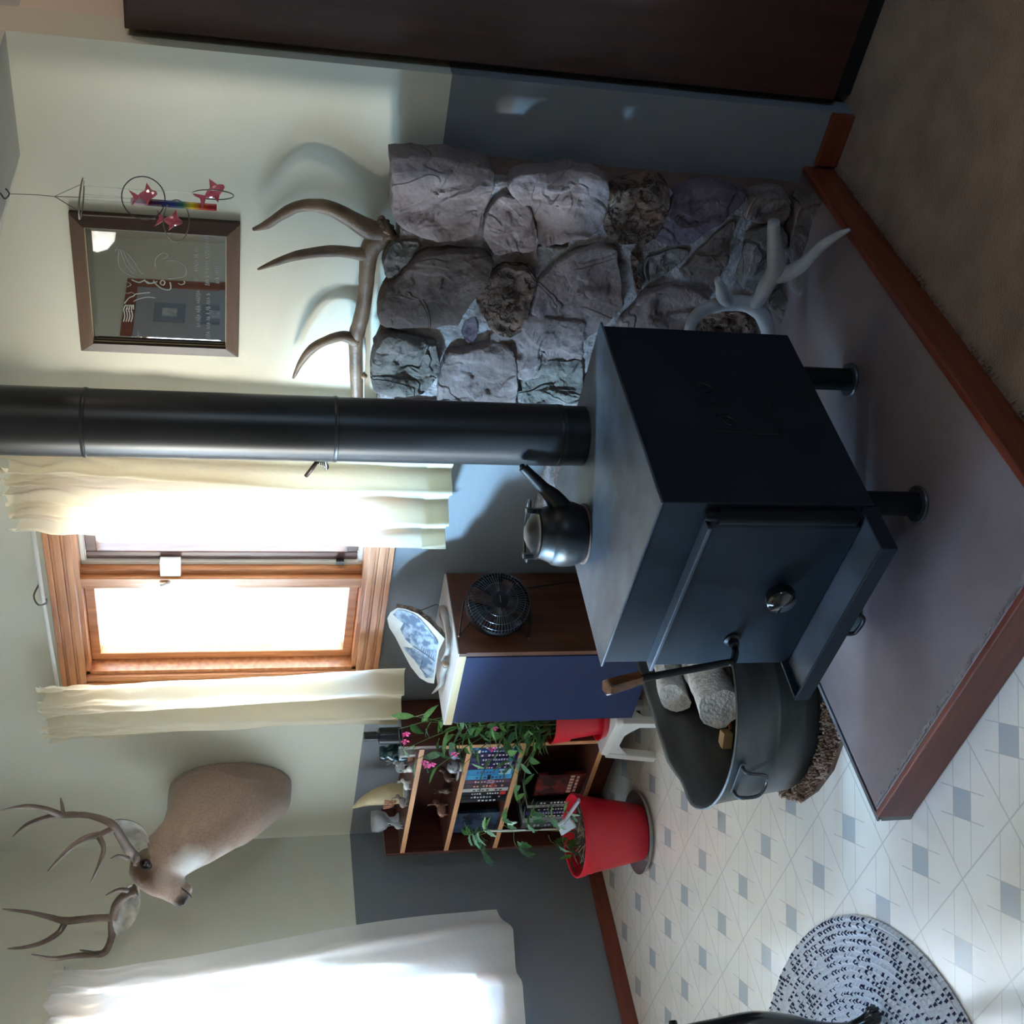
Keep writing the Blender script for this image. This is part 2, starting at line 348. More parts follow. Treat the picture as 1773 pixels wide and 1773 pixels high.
MB().bx((WX0+.04, YW+.085, WZ0+.04), (-2.93, YW+.089, WZ1-.04)).build('glass', M_pane, win)
MB().bx((-2.78, YW+.085, WZ0+.06), (WX1-.06, YW+.089, WZ1-.06)).build('glass', M_pane, win)
la = MB(); la.bx((-2.842, YW+.006, 1.71), (-2.79, YW+.045, 1.775)); la.tube([(-2.845, YW+.02, 1.735), (-2.862, YW-.005, 1.75), (-2.868, YW-.01, 1.775)], .005, 6)
la.build('latch', M_white, win, bevel=.004, label='white plastic sash latch')
MB().bx((-2.812, YW+.03, 1.19), (-2.797, YW+.045, 1.215)).build('vent_clip', M_black, win)

# ---- window 2 (left wall) - seen only as light behind the curtain
w2 = thing('window_2', 'window hidden behind the long white curtain on the left wall', 'window', kind='structure')
def frame_y(y0, y1, z0, z1, x0, x1, t, m):
    m.bx((x0, y0, z0), (x1, y0+t, z1)); m.bx((x0, y1-t, z0), (x1, y1, z1)); m.bx((x0, y0+t, z0), (x1, y1-t, z0+t)); m.bx((x0, y0+t, z1-t), (x1, y1-t, z1)); return m
frame_y(LY0-.06, LY1+.07, LZ0-.07, LZ1+.07, XL, XL+.018, .06, MB()).build('casing', MW_casz, w2, bevel=.003)
frame_y(LY0, LY1, LZ0, LZ1, XL-.11, XL-.06, .04, MB()).build('sash', MW_casz, w2, bevel=.003)
MB().bx((XL-.09, LY0+.03, LZ0+.03), (XL-.086, LY1-.03, LZ1-.03)).build('glass', M_pane, w2)
w4 = thing('window_4', 'narrow window further along the left wall', 'window', kind='structure')
frame_y(-.47, -.03, LZ0, LZ1, XL-.11, XL-.06, .03, MB()).build('sash', MW_casz, w4, bevel=.003)
MB().bx((XL-.09, -.44, LZ0+.03), (XL-.086, -.06, LZ1-.03)).build('glass', M_pane, w4)
w5 = thing('window_5', 'higher window over the table on the left wall', 'window', kind='structure')
frame_y(.38, 1.38, 1.24, LZ1, XL-.11, XL-.06, .03, MB()).build('sash', MW_casz, w5, bevel=.003)
MB().bx((XL-.09, .41, 1.27), (XL-.086, 1.35, LZ1-.03)).build('glass', M_pane, w5)
# window added unseen behind the camera's right, only for warm fill
w3 = thing('fill_window', 'window added behind the viewer for warm fill', 'window', kind='structure')
frame_y(.1, .7, 1.2, 2.0, 3.1, 3.16, .05, MB()).build('sash', MW_casz, w3)
MB().bx((3.12, .15, 1.25), (3.124, .65, 1.95)).build('glass', M_pane, w3)

# ---- doorway on the left wall seen in the mirror
d1 = thing('door_1', 'brown door casing around a pale door on the left wall, seen in the mirror', 'door', kind='structure')
M_brc = wood('brown_door_casing', sRGB(120, 66, 48), sRGB(140, 80, 60), 2, rough=.4)
m = MB(); m.bx((XL, -1.47, 0), (XL+.02, -1.39, 2.235)); m.bx((XL, -1.39, 2.165), (XL+.02, -.80, 2.235)); m.bx((XL, -.80, 0), (XL+.02, -.79, 2.235))
m.build('casing', M_brc, d1, bevel=.003)
M_dp = mat('pale_door_paint', sRGB(150, 152, 154), rough=.6)
m = MB(); m.bx((XL, -1.39, 0), (XL+.008, -.80, 2.165)); m.build('door_panel', M_dp, d1)
for nm, z0, z1 in (('upper', 1.86, 2.05), ('lower', 1.5, 1.76)):
    p = thing('picture_frame', 'blue-grey matted %s picture hung inside the brown casing, seen in the mirror' % nm, 'picture', (XL+.009, 0, 0))
    frame_y(-1.2, -1.0, z0, z1, .001, .012, .05, MB()).build('mat_border', mat('blue_grey_mat', sRGB(120, 128, 140), rough=.7), p)
    MB().bx((.001, -1.15, z0+.05), (.006, -1.05, z1-.05)).build('print', mat('pale_print', sRGB(190, 192, 190), sRGB(150, 155, 160), rough=.7, scale=30), p)

# ================================================================ hearth platform
H = .088
he = thing('hearth_platform', 'raised concrete hearth with red-brown wooden edging under the stove', 'hearth', (-1.72, 2.0, 0))
M_conc = mat('hearth_concrete', sRGB(108, 92, 92), sRGB(132, 118, 120), rough=.45, scale=3, bump=.25, bscale=45, dist=.004, detail=9)
HX0, HX1, HY0 = -2.185, -1.27, 1.325
MB().bx((HX0+.004, HY0+.018, 0), (HX1-.018, YW, H)).build('slab', M_conc, he, world=True, bevel=.003)
MB().bx((HX0, HY0, 0), (HX1, HY0+.018, H+.003)).build('front_edging', MW_redx, he, world=True, bevel=.004, bseg=3)
MB().bx((HX1-.02, HY0+.018, 0), (HX1, YW-.002, H+.003)).build('side_edging', MW_redy, he, world=True, bevel=.004, bseg=3)
m = MB(); m.bx((HX0-.012, HY0+.0, 0), (HX0+.004, YW-.02, H-.012)); m.bx((HX0-.012, HY0, H-.006), (HX0-.002, YW-.02, H+.0))
m.build('metal_edge', mat('grey_edge_strip', sRGB(110, 108, 112), sRGB(84, 78, 78), rough=.4, scale=12), he, world=True)
m = MB(); 
for i in range(70):                               # worn sealant bead along the front edging
    x = HX0+.02+i*(HX1-HX0-.05)/70; m.box((x, HY0+.028+random.uniform(-.003, .003), H+.0006), (.014, random.uniform(.004, .012), .002))
m.build('sealant', mat('old_sealant', sRGB(140, 130, 128), sRGB(110, 100, 98), rough=.4, scale=30), he, world=True, kind='stuff')

# ================================================================ stone facing
st = thing('stone_facing', 'rough flagstone heat shield mortared to the wall behind the stove', 'stonework', (-1.8, YW-.05, H))
YF = 2.645
M_mort = mat('mortar', sRGB(160, 154, 156), sRGB(110, 98, 94), rough=.9, scale=14, bump=.9, bscale=60, dist=.012, detail=8)
M_mortside = mat('red_mortar_side', sRGB(112, 88, 78), sRGB(84, 58, 48), rough=.9, scale=6, bump=.8, bscale=40, dist=.01)
def slab_grid(x0, x1, z0, z1, y0, y1, amp=.008, step=.02):
    m = MB(); nx = max(2, int((x1-x0)/step)); nz = max(2, int((z1-z0)/step)); vs = []; fs = []
    for i in range(nx+1):
        for k in range(nz+1):
            x = x0+(x1-x0)*i/nx; z = z0+(z1-z0)*k/nz
            e = amp*noise.fractal(Vector((x*9, z*9, 3.3)), 1, 2, 4)
            vs.append((x, y0+e, z))
    for i in range(nx):
        for k in range(nz):
            a = i*(nz+1)+k; fs.append((a, a+nz+1, a+nz+2, a+1))
    m.add(vs, fs); n0 = len(m.v)
    # sides back to the wall
    edge = [i*(nz+1) for i in range(nx+1)] + [nx*(nz+1)+k for k in range(1, nz+1)] + [i*(nz+1)+nz for i in range(nx-1, -1, -1)] + [k for k in range(nz-1, 0, -1)]
    for a in edge: p = m.v[a]; m.v.append(Vector((p.x, y1, p.z)))
    ne = len(edge)
    for i in range(ne): m.f.append([edge[i], edge[(i+1) % ne], n0+(i+1) % ne, n0+i])
    return m
slab_grid(-2.16, -1.325, H, 1.15, YF-.020, YW-.003).build('mortar_bed', M_mort, st, world=True, smooth=True)
slab_grid(-2.62, -2.15, H, .60, YF-.006, YW-.003).build('mortar_bed', M_mort, st, world=True, smooth=True)
m = MB(); NZ = 40; vs = []
for k in range(NZ+1):
    z = H+(1.165-H)*k/NZ; e = .006*noise.fractal(Vector((z*8, 1, 7)), 1, 2, 3); wv = .03+.018*noise.noise(Vector((z*4, 9, 2)))
    vs += [(-1.318+e, YW, z), (-1.316+e, YF+.005+e, z), (-1.316-wv, YF-.004, z)]
m.add(vs, [(k*3+j, k*3+j+1, k*3+j+4, k*3+j+3) for k in range(NZ) for j in range(2)])
m.build('mortar_side', M_mortside, st, world=True, smooth=True)
def stone_mat(name, c1, c2, sc, flak, pit=0, dist=.013):
    m = bpy.data.materials.new(name); m.use_nodes = True; t = m.node_tree; L = t.links; b = t.nodes['Principled BSDF']; b.inputs['Roughness'].default_value = .8; b.inputs['Specular IOR Level'].default_value = .3
    g = t.nodes.new('ShaderNodeNewGeometry')
    def N(scale, detail=6, dst=0, stretch=None):
        n = t.nodes.new('ShaderNodeTexNoise'); n.inputs['Scale'].default_value = scale; n.inputs['Detail'].default_value = detail; n.inputs['Distortion'].default_value = dst
        L.new(g.outputs['Position'], n.inputs['Vector']); return n.outputs[0]
    def R(v, a, b2):
        r = t.nodes.new('ShaderNodeMapRange'); r.inputs['From Min'].default_value = a; r.inputs['From Max'].default_value = b2; L.new(v, r.inputs['Value']); return r.outputs[0]
    def MA(a, k, b2=None):
        n = t.nodes.new('ShaderNodeMath'); n.operation = 'MULTIPLY_ADD'; L.new(a, n.inputs[0]); n.inputs[1].default_value = k
        if b2 is None: n.inputs[2].default_value = 0
        else: L.new(b2, n.inputs[2])
        return n.outputs[0]
    n1 = N(sc, 8, .6); r = t.nodes.new('ShaderNodeValToRGB'); r.color_ramp.elements[0].position = .36; r.color_ramp.elements[1].position = .64; r.color_ramp.elements[0].color = c1; r.color_ramp.elements[1].color = c2; L.new(n1, r.inputs[0])
    fl = N(5, 2, .8)
    h = MA(R(fl, .47, .50), flak, MA(R(fl, .56, .58), flak*.6, MA(R(N(15, 2, .6), .50, .60), flak*.4, MA(N(70, 7), .35))))
    if pit: h = MA(R(N(34, 4, .5), .36, .50), pit, h)
    dk = R(N(20, 6, .6), .22, .36); mx = t.nodes.new('ShaderNodeMix'); mx.data_type = 'RGBA'; L.new(dk, mx.inputs[0]); mx.inputs[6].default_value = tuple(x*.45 for x in c1[:3])+(1,); L.new(r.outputs[0], mx.inputs[7])
    L.new(mx.outputs[2], b.inputs['Base Color'])
    bp = t.nodes.new('ShaderNodeBump'); bp.inputs['Strength'].default_value = 1; bp.inputs['Distance'].default_value = dist; L.new(h, bp.inputs['Height']); L.new(bp.outputs[0], b.inputs['Normal']); return m
M_stones = [stone_mat('flagstone_mauve', sRGB(102, 86, 82), sRGB(130, 114, 112), 6, .4),
            stone_mat('flagstone_brown', sRGB(82, 68, 62), sRGB(104, 88, 82), 6, .45),
            stone_mat('flagstone_pitted', sRGB(120, 92, 78), sRGB(78, 64, 58), 16, .3, 1.6, .022),
            stone_mat('flagstone_grey', sRGB(92, 86, 80), sRGB(122, 114, 110), 8, .8, 0, .016),
            stone_mat('flagstone_purple', sRGB(84, 70, 78), sRGB(106, 92, 102), 7, .5)]
def stone(poly, mi, th=.032, y=YF, rough=.009, tilt=0, name='stone', amp2=0, out=0):
    P = [Vector((p.x, 0, p.z)) for p in poly]; c = sum(P, Vector())/len(P)
    pts = []
    for i in range(len(P)):                        # resample + slight roundness
        a, b = P[i], P[(i+1) % len(P)]; k = max(2, int((b-a).length/.014))
        for j in range(k): pts.append(a.lerp(b, j/k))
    n = len(pts); sm = pts[:]
    sm = [(sm[i-1]+sm[i]*3+sm[(i+1) % n])/5 for i in range(n)]
    sd = random.random()*50; rings = []
    prof = [(1.0, -.3), (1.01, .2), (1.0, .6), (.99, .88), (.97, 1.0)]+[(.94-.06*i, 1.02) for i in range(15)]
    for f, hh in prof:
        r = []
        for p in sm:
            q = c+(p-c)*f
            if f > .88: q = q + (p-c).normalized()*(.002+.011*noise.fractal(Vector((q.x*16+sd, q.z*16, f*3)), 1, 2, 4))
            e = rough*noise.fractal(Vector((q.x*11+sd, q.z*11, 1)), 1, 2.1, 5)
            st2 = noise.noise(Vector((q.x*7+sd, q.z*7, 5))); e += (.007 if st2 > .1 else 0)+(.005 if noise.noise(Vector((q.x*13, q.z*5+sd, 9))) > .2 else 0)+amp2*abs(noise.noise(Vector((q.x*26+sd, q.z*26, 8))))*-1
            r.append((q.x, y-th*hh-(e if hh > .5 else e*.4)-tilt*(q.z-c.z)-out, q.z))
        rings.append(r)
    return MB().ring_loft(rings).build(name, M_stones[mi], st, world=True, smooth=True, angle=55)
S1 = lambda pts: [at_y(600+a/3.41, 200+b/3.41, YF-.03) for a, b in pts]
S2 = lambda pts: [at_y(1000+a/3.546, 200+b/3.546, YF-.03) for a, b in pts]
stone(S1([(265, 225), (400, 225), (560, 232), (720, 250), (850, 285), (880, 400), (840, 500), (795, 570), (780, 680), (640, 730), (430, 695), (310, 640), (270, 520), (262, 380)]), 0, .045)
stone(S1([(985, 360), (1100, 330), (1210, 310), (1400, 318), (1555, 372), (1545, 520), (1490, 695), (1300, 740), (1135, 762), (1118, 600), (1040, 520), (965, 470), (950, 400)]), 0, .035)
stone(S1([(815, 565), (915, 460), (1000, 480), (1090, 560), (1112, 700), (1105, 775), (930, 800), (885, 810), (805, 715)]), 0, .040)
stone(S1([(270, 765), (340, 738), (435, 742), (430, 790), (330, 895), (235, 965), (222, 880)]), 3, .030)
stone(S1([(470, 795), (560, 785), (700, 785), (815, 800), (865, 855), (800, 985), (745, 1080), (695, 1150), (655, 1225), (520, 1238), (400, 1242), (185, 1225), (182, 1150), (240, 1000), (385, 862)]), 1, .045)
stone(S1([(895, 885), (960, 875), (1095, 905), (1112, 960), (1085, 1150), (1035, 1265), (960, 1285), (855, 1262), (815, 1200), (768, 1110), (805, 1000), (850, 940)]), 2, .046, rough=.010, amp2=.02)
stone(S1([(1140, 965), (1250, 868), (1350, 790), (1450, 760), (1590, 775), (1612, 900), (1635, 1100), (1556, 1205), (1440, 1305), (1330, 1352), (1185, 1372), (1085, 1325), (1058, 1270), (1112, 1100)]), 0, .036)
stone(S1([(1135, 778), (1325, 760), (1250, 825), (1155, 880)]), 3, .022)
stone(S1([(762, 1175), (775, 1250), (778, 1315), (725, 1360), (680, 1282), (705, 1222)]), 4, .022)
stone(S1([(205, 1285), (270, 1270), (420, 1305), (535, 1335), (538, 1480), (515, 1565), (450, 1625), (300, 1630), (150, 1615), (150, 1480), (180, 1350)]), 3, .05, rough=.014)
stone(S1([(560, 1490), (605, 1395), (700, 1378), (800, 1350), (900, 1325), (955, 1345), (1005, 1450), (1012, 1580), (1005, 1740), (850, 1790), (600, 1780), (530, 1700), (545, 1600)]), 0, .038)
stone(S1([(1040, 1600), (1065, 1510), (1180, 1445), (1375, 1435), (1400, 1550), (1370, 1700), (1200, 1780), (1030, 1760)]), 3, .034)
stone(S2([(205, 455), (260, 420), (350, 405), (480, 385), (560, 450), (540, 560), (500, 680), (400, 770), (260, 752), (165, 715), (185, 560)]), 2, .050, rough=.012, amp2=.02)
stone(S2([(590, 480), (700, 440), (800, 430), (1030, 472), (1020, 520), (945, 595), (800, 692), (700, 760), (560, 785), (455, 760), (530, 650), (570, 560)]), 4, .035)
stone(S2([(405, 870), (540, 836), (675, 818), (685, 855), (612, 935), (540, 970), (425, 1010), (405, 940)]), 3, .026)
stone(S2([(1060, 505), (1180, 470), (1285, 485), (1315, 560), (1275, 635), (1180, 645), (1010, 620)]), 0, .045)
stone(S2([(700, 880), (840, 740), (955, 640), (985, 650), (955, 760), (930, 880), (870, 955), (838, 1045), (740, 1000), (640, 985), (620, 950)]), 1, .030)
stone(S2([(425, 1065), (600, 1048), (700, 1065), (815, 1130), (700, 1190), (645, 1310), (640, 1500), (400, 1500), (250, 1400), (255, 1275), (335, 1170)]), 0, .036)
stone(S2([(330, 840), (370, 880), (388, 1060), (360, 1095), (335, 950)]), 2, .03)
stone(S2([(995, 905), (1040, 725), (1160, 660), (1245, 700), (1240, 850), (1150, 955), (1080, 1025), (985, 1005)]), 3, .06, out=.02)
stone(S2([(1335, 500), (1500, 480), (1590, 620), (1480, 700), (1400, 790), (1300, 860), (1270, 700)]), 1, .055, out=.01)
stone(S2([(1300, 900), (1440, 830), (1560, 860), (1590, 980), (1520, 1120), (1420, 1195), (1310, 1150), (1280, 1030)]), 3, .09, out=.05)
stone(S2([(1175, 1120), (1250, 1065), (1285, 1180), (1235, 1220), (1180, 1185)]), 3, .06, out=.03)
stone(S2([(1295, 1245), (1400, 1270), (1430, 1330), (1400, 1480), (1290, 1500), (1250, 1350)]), 0, .09, out=.04)
stone(S2([(700, 1230), (790, 1180), (900, 1165), (1050, 1195), (1130, 1290), (1150, 1450), (1000, 1520), (700, 1500)]), 2, .05, rough=.014, amp2=.02)
def wq(pts): return [Vector((x, 0, z)) for x, z in pts]
stone(wq([(-1.90, .60), (-1.72, .62), (-1.70, .78), (-1.78, .88), (-1.92, .84)]), 0, .03)
stone(wq([(-2.14, .62), (-1.94, .60), (-1.96, .82), (-2.12, .86)]), 3, .03)
stone(wq([(-2.14, .90), (-1.98, .88), (-2.02, 1.12), (-2.14, 1.13)]), 0, .03)
stone(wq([(-2.60, .36), (-2.40, .34), (-2.36, .58), (-2.59, .575)]), 3, .04)
stone(wq([(-2.37, .34), (-2.16, .36), (-2.14, .59), (-2.33, .59)]), 0, .05)
stone(wq([(-2.60, .12), (-2.30, .12), (-2.32, .32), (-2.6, .33)]), 1, .03)
stone(wq([(-2.27, .12), (-1.98, .12), (-2.0, .31), (-2.28, .32)]), 0, .03)
stone(wq([(-2.0, .34), (-1.75, .34), (-1.78, .57), (-2.0, .58)]), 1, .03)
stone(wq([(-1.95, .12), (-1.7, .12), (-1.74, .31), (-1.95, .31)]), 3, .03)
M_flat = mat('flat_black_iron', sRGB(14, 15, 18), rough=.6, spec=.2)
# ================================================================ wood stove
SA = math.radians(-2.563); SW, SD, ZB, ZT = .522, .577, .254, .727
fr_ = Vector((-1.486, 1.634)); ex = Vector((math.cos(SA), math.sin(SA))); ey = Vector((-math.sin(SA), math.cos(SA)))
sc = fr_ - ex*SW/2 + ey*SD/2                       # centre; local frame: x right, -y front
stv = thing('wood_stove', 'dark plate-steel wood stove on pipe legs standing on the hearth', 'stove', (sc.x, sc.y, H), SA)
X, Y = SW/2, SD/2; zb, zt = ZB-H, ZT-H
MB().bx((-X, -Y, zb), (X, Y, zt-.006)).build('body', M_steel, stv, bevel=.003)
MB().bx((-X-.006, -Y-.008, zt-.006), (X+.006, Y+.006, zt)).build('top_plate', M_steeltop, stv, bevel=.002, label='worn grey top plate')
for sx_ in (-1, 1):
    for sy_ in (-1, 1):
        cx, cy = sx_*(X-.07), sy_*(Y-.075)
        lg = MB().lathe([(.027, .006), (.027, zb+.004)], 24, (cx, cy, 0)).build('leg', M_flat, stv, smooth=True, angle=50)
        MB().lathe([(.0, .0), (.040, .0), (.042, .004), (.040, .008), (0, .008)], 32, (cx, cy, 0), cap=False).build('foot_disc', mat('dusty_foot', sRGB(70, 72, 76), rough=.4, metal=.4), lg, smooth=True, angle=50)
# front: upper band, door plate with lipped edges, hinge tube, ash shelf
dz0, dz1 = zb+.012, zt-.118
MB().bx((-X+.003, -Y-.012, dz0), (X-.055, -Y-.001, dz1)).build('door', M_steel, stv, bevel=.002)
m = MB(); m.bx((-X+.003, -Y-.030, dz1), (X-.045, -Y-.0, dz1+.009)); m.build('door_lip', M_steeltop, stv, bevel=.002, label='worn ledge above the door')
m = MB(); m.lathe([(.017, dz0+.03), (.017, dz1-.01)], 20, (X-.026, -Y-.012, 0)); m.lathe([(.011, dz1-.01), (.011, dz1+.012), (.008, dz1+.018)], 16, (X-.026, -Y-.012, 0)); m.bx((X-.052, -Y-.02, dz0+.02), (X-.02, -Y, dz1+.004))
m.build('hinge', M_flat, stv, smooth=True, angle=40)
m = MB(); sh = zb+.004                             # shelf: plate plus upturned lip at the front and ends
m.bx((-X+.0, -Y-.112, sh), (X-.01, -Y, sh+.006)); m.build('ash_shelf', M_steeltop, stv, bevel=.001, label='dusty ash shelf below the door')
m = MB(); m.bx((-X-.002, -Y-.118, sh-.012), (X-.006, -Y-.111, sh+.024)); m.bx((-X-.002, -Y-.111, sh-.012), (-X+.004, -Y, sh+.024)); m.bx((X-.012, -Y-.111, sh-.012), (X-.006, -Y, sh+.024))
m.build('shelf_lip', M_steel, stv, bevel=.001)
m = MB(); m.tube(crv([(-.03, -Y-.106, sh-.002), (-.03, -Y-.108, sh-.03), (-.015, -Y-.110, sh-.036), (.02, -Y-.110, sh-.036), (.035, -Y-.108, sh-.02)], 5), .005, 8); m.build('shelf_pull', M_iron, stv, smooth=True)
# draft knob
def fp_(px, py, off=.012):                          # survey a point on the door plane
    i_ = FR[stv.name].inverted(); a = i_ @ CAM; b = i_.to_3x3() @ ray(px, py); t = (-Y-off-a.y)/b.y; return a+b*t
_k = fp_(1352, 1038, .045); kx, kz = _k.x, _k.z
m = MB(); Mk = Matrix.Translation((kx, -Y-.012, kz)) @ Matrix.Rotation(PI/2, 4, 'X')
m.lathe([(.008, 0), (.008, .014), (.030, .014), (.033, .018), (.035, .026), (.034, .040), (.030, .046), (.0, .050)], 32, M=Mk)
m.build('draft_knob', mat('glossy_black_knob', sRGB(18, 20, 24), rough=.12, coat=.6), stv, smooth=True, angle=50)
# handle: pivot, bent rod, wooden grip
_h = fp_(1268, 1108, .015); hx, hz = _h.x, _h.z
m = MB(); m.lathe([(.020, 0), (.020, .005), (.013, .008), (.013, .02)], 24, M=Matrix.Translation((hx, -Y-.012, hz)) @ Matrix.Rotation(PI/2, 4, 'X'))
m.build('handle_pivot', M_iron, stv, smooth=True, angle=50)
grip0 = at_y(1102, 1176, 1.50); grip1 = at_y(1050, 1191, 1.47)
g0 = FR[stv.name].inverted() @ grip0; g1 = FR[stv.name].inverted() @ grip1
kn = FR[stv.name].inverted() @ at_y(1268, 1146, 1.535)
m = MB(); rod(m, [(hx, -Y-.01, hz), (hx-.006, -Y-.045, hz), tuple(kn), tuple(kn.lerp(g0, .08)), tuple(kn.lerp(g0, .5)), tuple(g0)], .0085, 6, 10)
m.build('handle_rod', M_iron, stv, smooth=True)
dr = (g1-g0)
m = MB(); rod(m, [tuple(g0-dr*.08), tuple(g0), tuple(g0+dr*.5), tuple(g0+dr*.93), tuple(g1)], [.0155, .0165, .0185, .0195, .014], 4, 6)
m.build('handle_grip', wood('scorched_wood', sRGB(30, 20, 14), sRGB(150, 84, 36), 2, rough=.35, sc=10, coat=.4), stv, smooth=True, angle=60, bevel=.002, label='scorched varnished wooden grip')
# weld lettering and weld outline on the right side
def side(u, v): return (X+.0006, u, v)             # u along depth (- = front), v up
iv = FR[stv.name].inverted()
def sp(px, py):                                    # survey a point on the right side plate
    a = iv @ CAM; b = iv.to_3x3() @ ray(px, py); t = (X-a.x)/b.x; q = a+b*t; return (X+.0008, q.y, q.z)
K = lambda a, b: sp(1180+a/8.865, 630+b/8.865)
M_weld = M_iron
m = MB(); m.tube(crv([K(*p) for p in [(640, 850), (700, 825), (780, 860), (815, 900), (780, 950), (710, 940), (650, 900)]], 4, True), .0022, 6, True); m.build('weld_letter', M_weld, stv)
m = MB(); m.tube([K(700, 765), K(600, 760), K(530, 745)], .0024, 6); m.tube([K(525, 790), K(530, 745), K(500, 690), K(470, 600), K(430, 555)], .0018, 6); m.tube([K(490, 605), K(560, 612), K(640, 625), K(720, 640)], .0024, 6); m.build('weld_letter', M_weld, stv)
m = MB(); m.tube(crv([K(*p) for p in [(285, 370), (265, 310), (340, 318), (400, 340), (450, 375), (450, 410), (420, 435), (350, 442)]], 4), .0022, 6); m.build('weld_letter', M_weld, stv)
m = MB(); m.tube([K(225, 480), K(260, 530), K(300, 640), K(345, 760), K(390, 870), K(430, 980), K(480, 1030)], .0017, 6); m.tube([K(480, 1030), K(700, 1045), K(900, 1052), K(1150, 1075), K(1480, 1082), K(1495, 1010)], .003, 6); m.tube([K(1440, 880), K(1370, 720), K(1330, 600), K(1300, 540)], .0015, 6)
m.build('weld_outline', M_weld, stv)
m = MB()
for p in [(205, 1110), (245, 1130), (235, 470), (780, 410), (1600, 430)]: m.ball(K(*p), .0022, 6)
m.build('weld_spatter', M_weld, stv, kind='stuff')

# ================================================================ stovepipe
pc = (-1.733, 2.139); PR = .0755
sp_ = thing('stovepipe', 'black six-inch stovepipe rising from the stove to the ceiling', 'stovepipe', (pc[0], pc[1], ZT))
def psec(z0, z1, r, lab=None):
    z0 -= ZT; z1 -= ZT
    return MB().lathe([(r-.004, z0), (r, z0), (r, z1-.012), (r+.0025, z1-.010), (r+.0025, z1-.004), (r, z1), (r-.004, z1)], 48, cap=False)
psec(.727, .800, PR-.003).build('pipe_collar', M_iron, sp_, smooth=True, angle=40, label='rust-edged bottom collar')
psec(.782, 1.33, PR-.001).build('pipe_section', M_pipe, sp_, smooth=True, angle=40)
psec(1.318, 1.875, PR).build('pipe_section', M_pipe, sp_, smooth=True, angle=40)
psec(1.862, 2.3, PR+.001).build('pipe_section', M_pipe, sp_, smooth=True, angle=40)
m = MB(); m.bx((PR-.004, -.014, .60), (PR+.006, .014, .61))
m = MB()                                           # damper: spindle, bent strap, spring coil
K4 = lambda a, b, Yy: FR[sp_.name].inverted() @ at_y(500+a/14.775, 770+b/14.775, Yy)
YD = 2.10
m.tube([K4(880, 150, YD), K4(900, 220, YD), K4(940, 400, YD-.004), K4(975, 580, YD-.008)], .0035, 6)
m.tube([K4(900, 240, YD), K4(760, 380, YD-.003)], .0035, 6)
m.build('damper_bracket', mat('dull_steel', sRGB(150, 148, 146), rough=.35, metal=.9), sp_, smooth=True)
m = MB(); A, B = K4(740, 420, YD), K4(975, 600, YD)
pts = []; dAB = B-A; n1 = dAB.orthogonal().normalized(); n2 = dAB.cross(n1).normalized()
for i in range(90):
    t = i/89; arc = Vector((0, 0, -.006*math.sin(PI*t)))
    pts.append(A+dAB*t+arc+(n1*math.cos(t*2*PI*8)+n2*math.sin(t*2*PI*8))*.0055)
m.tube(pts, .0013, 5); m.build('damper_spring', M_chrome, sp_, smooth=True)
m = MB(); m.tube([K4(760, 380, YD), K4(600, 600, YD), K4(440, 800, YD)], [.0045, .0055, .005], 8); m.build('damper_handle', mat('brown_handle', sRGB(70, 46, 40), rough=.4), sp_, smooth=True)

# ================================================================ kettle
kl = thing('kettle', 'black cast-iron kettle sitting on the stove top beside the pipe', 'kettle', (-1.895, 1.965, ZT), math.radians(0))
m = MB().lathe([(0, .002), (.062, .002), (.070, .008), (.078, .03), (.0795, .055), (.076, .078), (.070, .084), (.068, .088), (.064, .100), (.058, .115), (.055, .118)], 40, cap=False)
m.build('body', M_iron, kl, smooth=True, angle=60)
MB().lathe([(.066, 0), (.074, .001), (.074, .003), (.066, .004)], 40, cap=False).build('trivet_ring', mat('rust_ring', sRGB(96, 70, 58), sRGB(60, 50, 46), rough=.7, scale=30), kl, smooth=True)
m = MB().lathe([(.060, .118), (.062, .121), (.054, .123), (.045, .126), (.034, .136), (.020, .143), (.008, .145), (0, .1455)], 40, cap=False)
m.build('lid', M_iron, kl, smooth=True, angle=50)
sd_ = Vector((.86, .51, 0)).normalized()
inv = FR[kl.name].inverted()
q = [Vector((0, 0, .055))+sd_*.055, Vector((0, 0, .080))+sd_*.088, Vector((0, 0, .108))+sd_*.112, Vector((0, 0, .140))+sd_*.142, Vector((0, 0, .160))+sd_*.160]
m = MB(); c = crv(q, 6); m.tube(c, lerps([.030, .022, .0155, .0125, .0115], len(c)), 14); m.build('spout', M_iron, kl, smooth=True, angle=60)
MB().ball(q[-1]+sd_*.001+Vector((0, 0, .001)), .0075, 10).build('spout_mouth', mat('mouth_black', sRGB(6, 6, 6), rough=.9), kl)  # black ball stands in for the open spout mouth
for s in (1, -1):
    p = sd_*(.052*s); m = MB(); m.bx((-.006, -.009, .108), (.006, .009, .140)); m.bx((-.006, -.011, .136), (.006, .011, .146))
    m.v = [Matrix.Rotation(math.atan2(sd_.y, sd_.x), 3, 'Z') @ (v+Vector((.056*s, 0, 0))) for v in m.v]
    m.build('bail_lug', M_iron, kl, bevel=.002)
pr = Vector((-sd_.y, sd_.x, 0)); m = MB()          # wire bail lying folded to the far side
m.tube(crv([sd_*.058+Vector((0, 0, .136)), sd_*.075+pr*.02+Vector((0, 0, .131)), sd_*.062+pr*.062+Vector((0, 0, .126)), pr*.092+Vector((0, 0, .122)), -sd_*.062+pr*.062+Vector((0, 0, .126)), -sd_*.075+pr*.02+Vector((0, 0, .131)), -sd_*.058+Vector((0, 0, .136))], 6), .0028, 8)
m.build('bail', M_iron, kl, smooth=True)

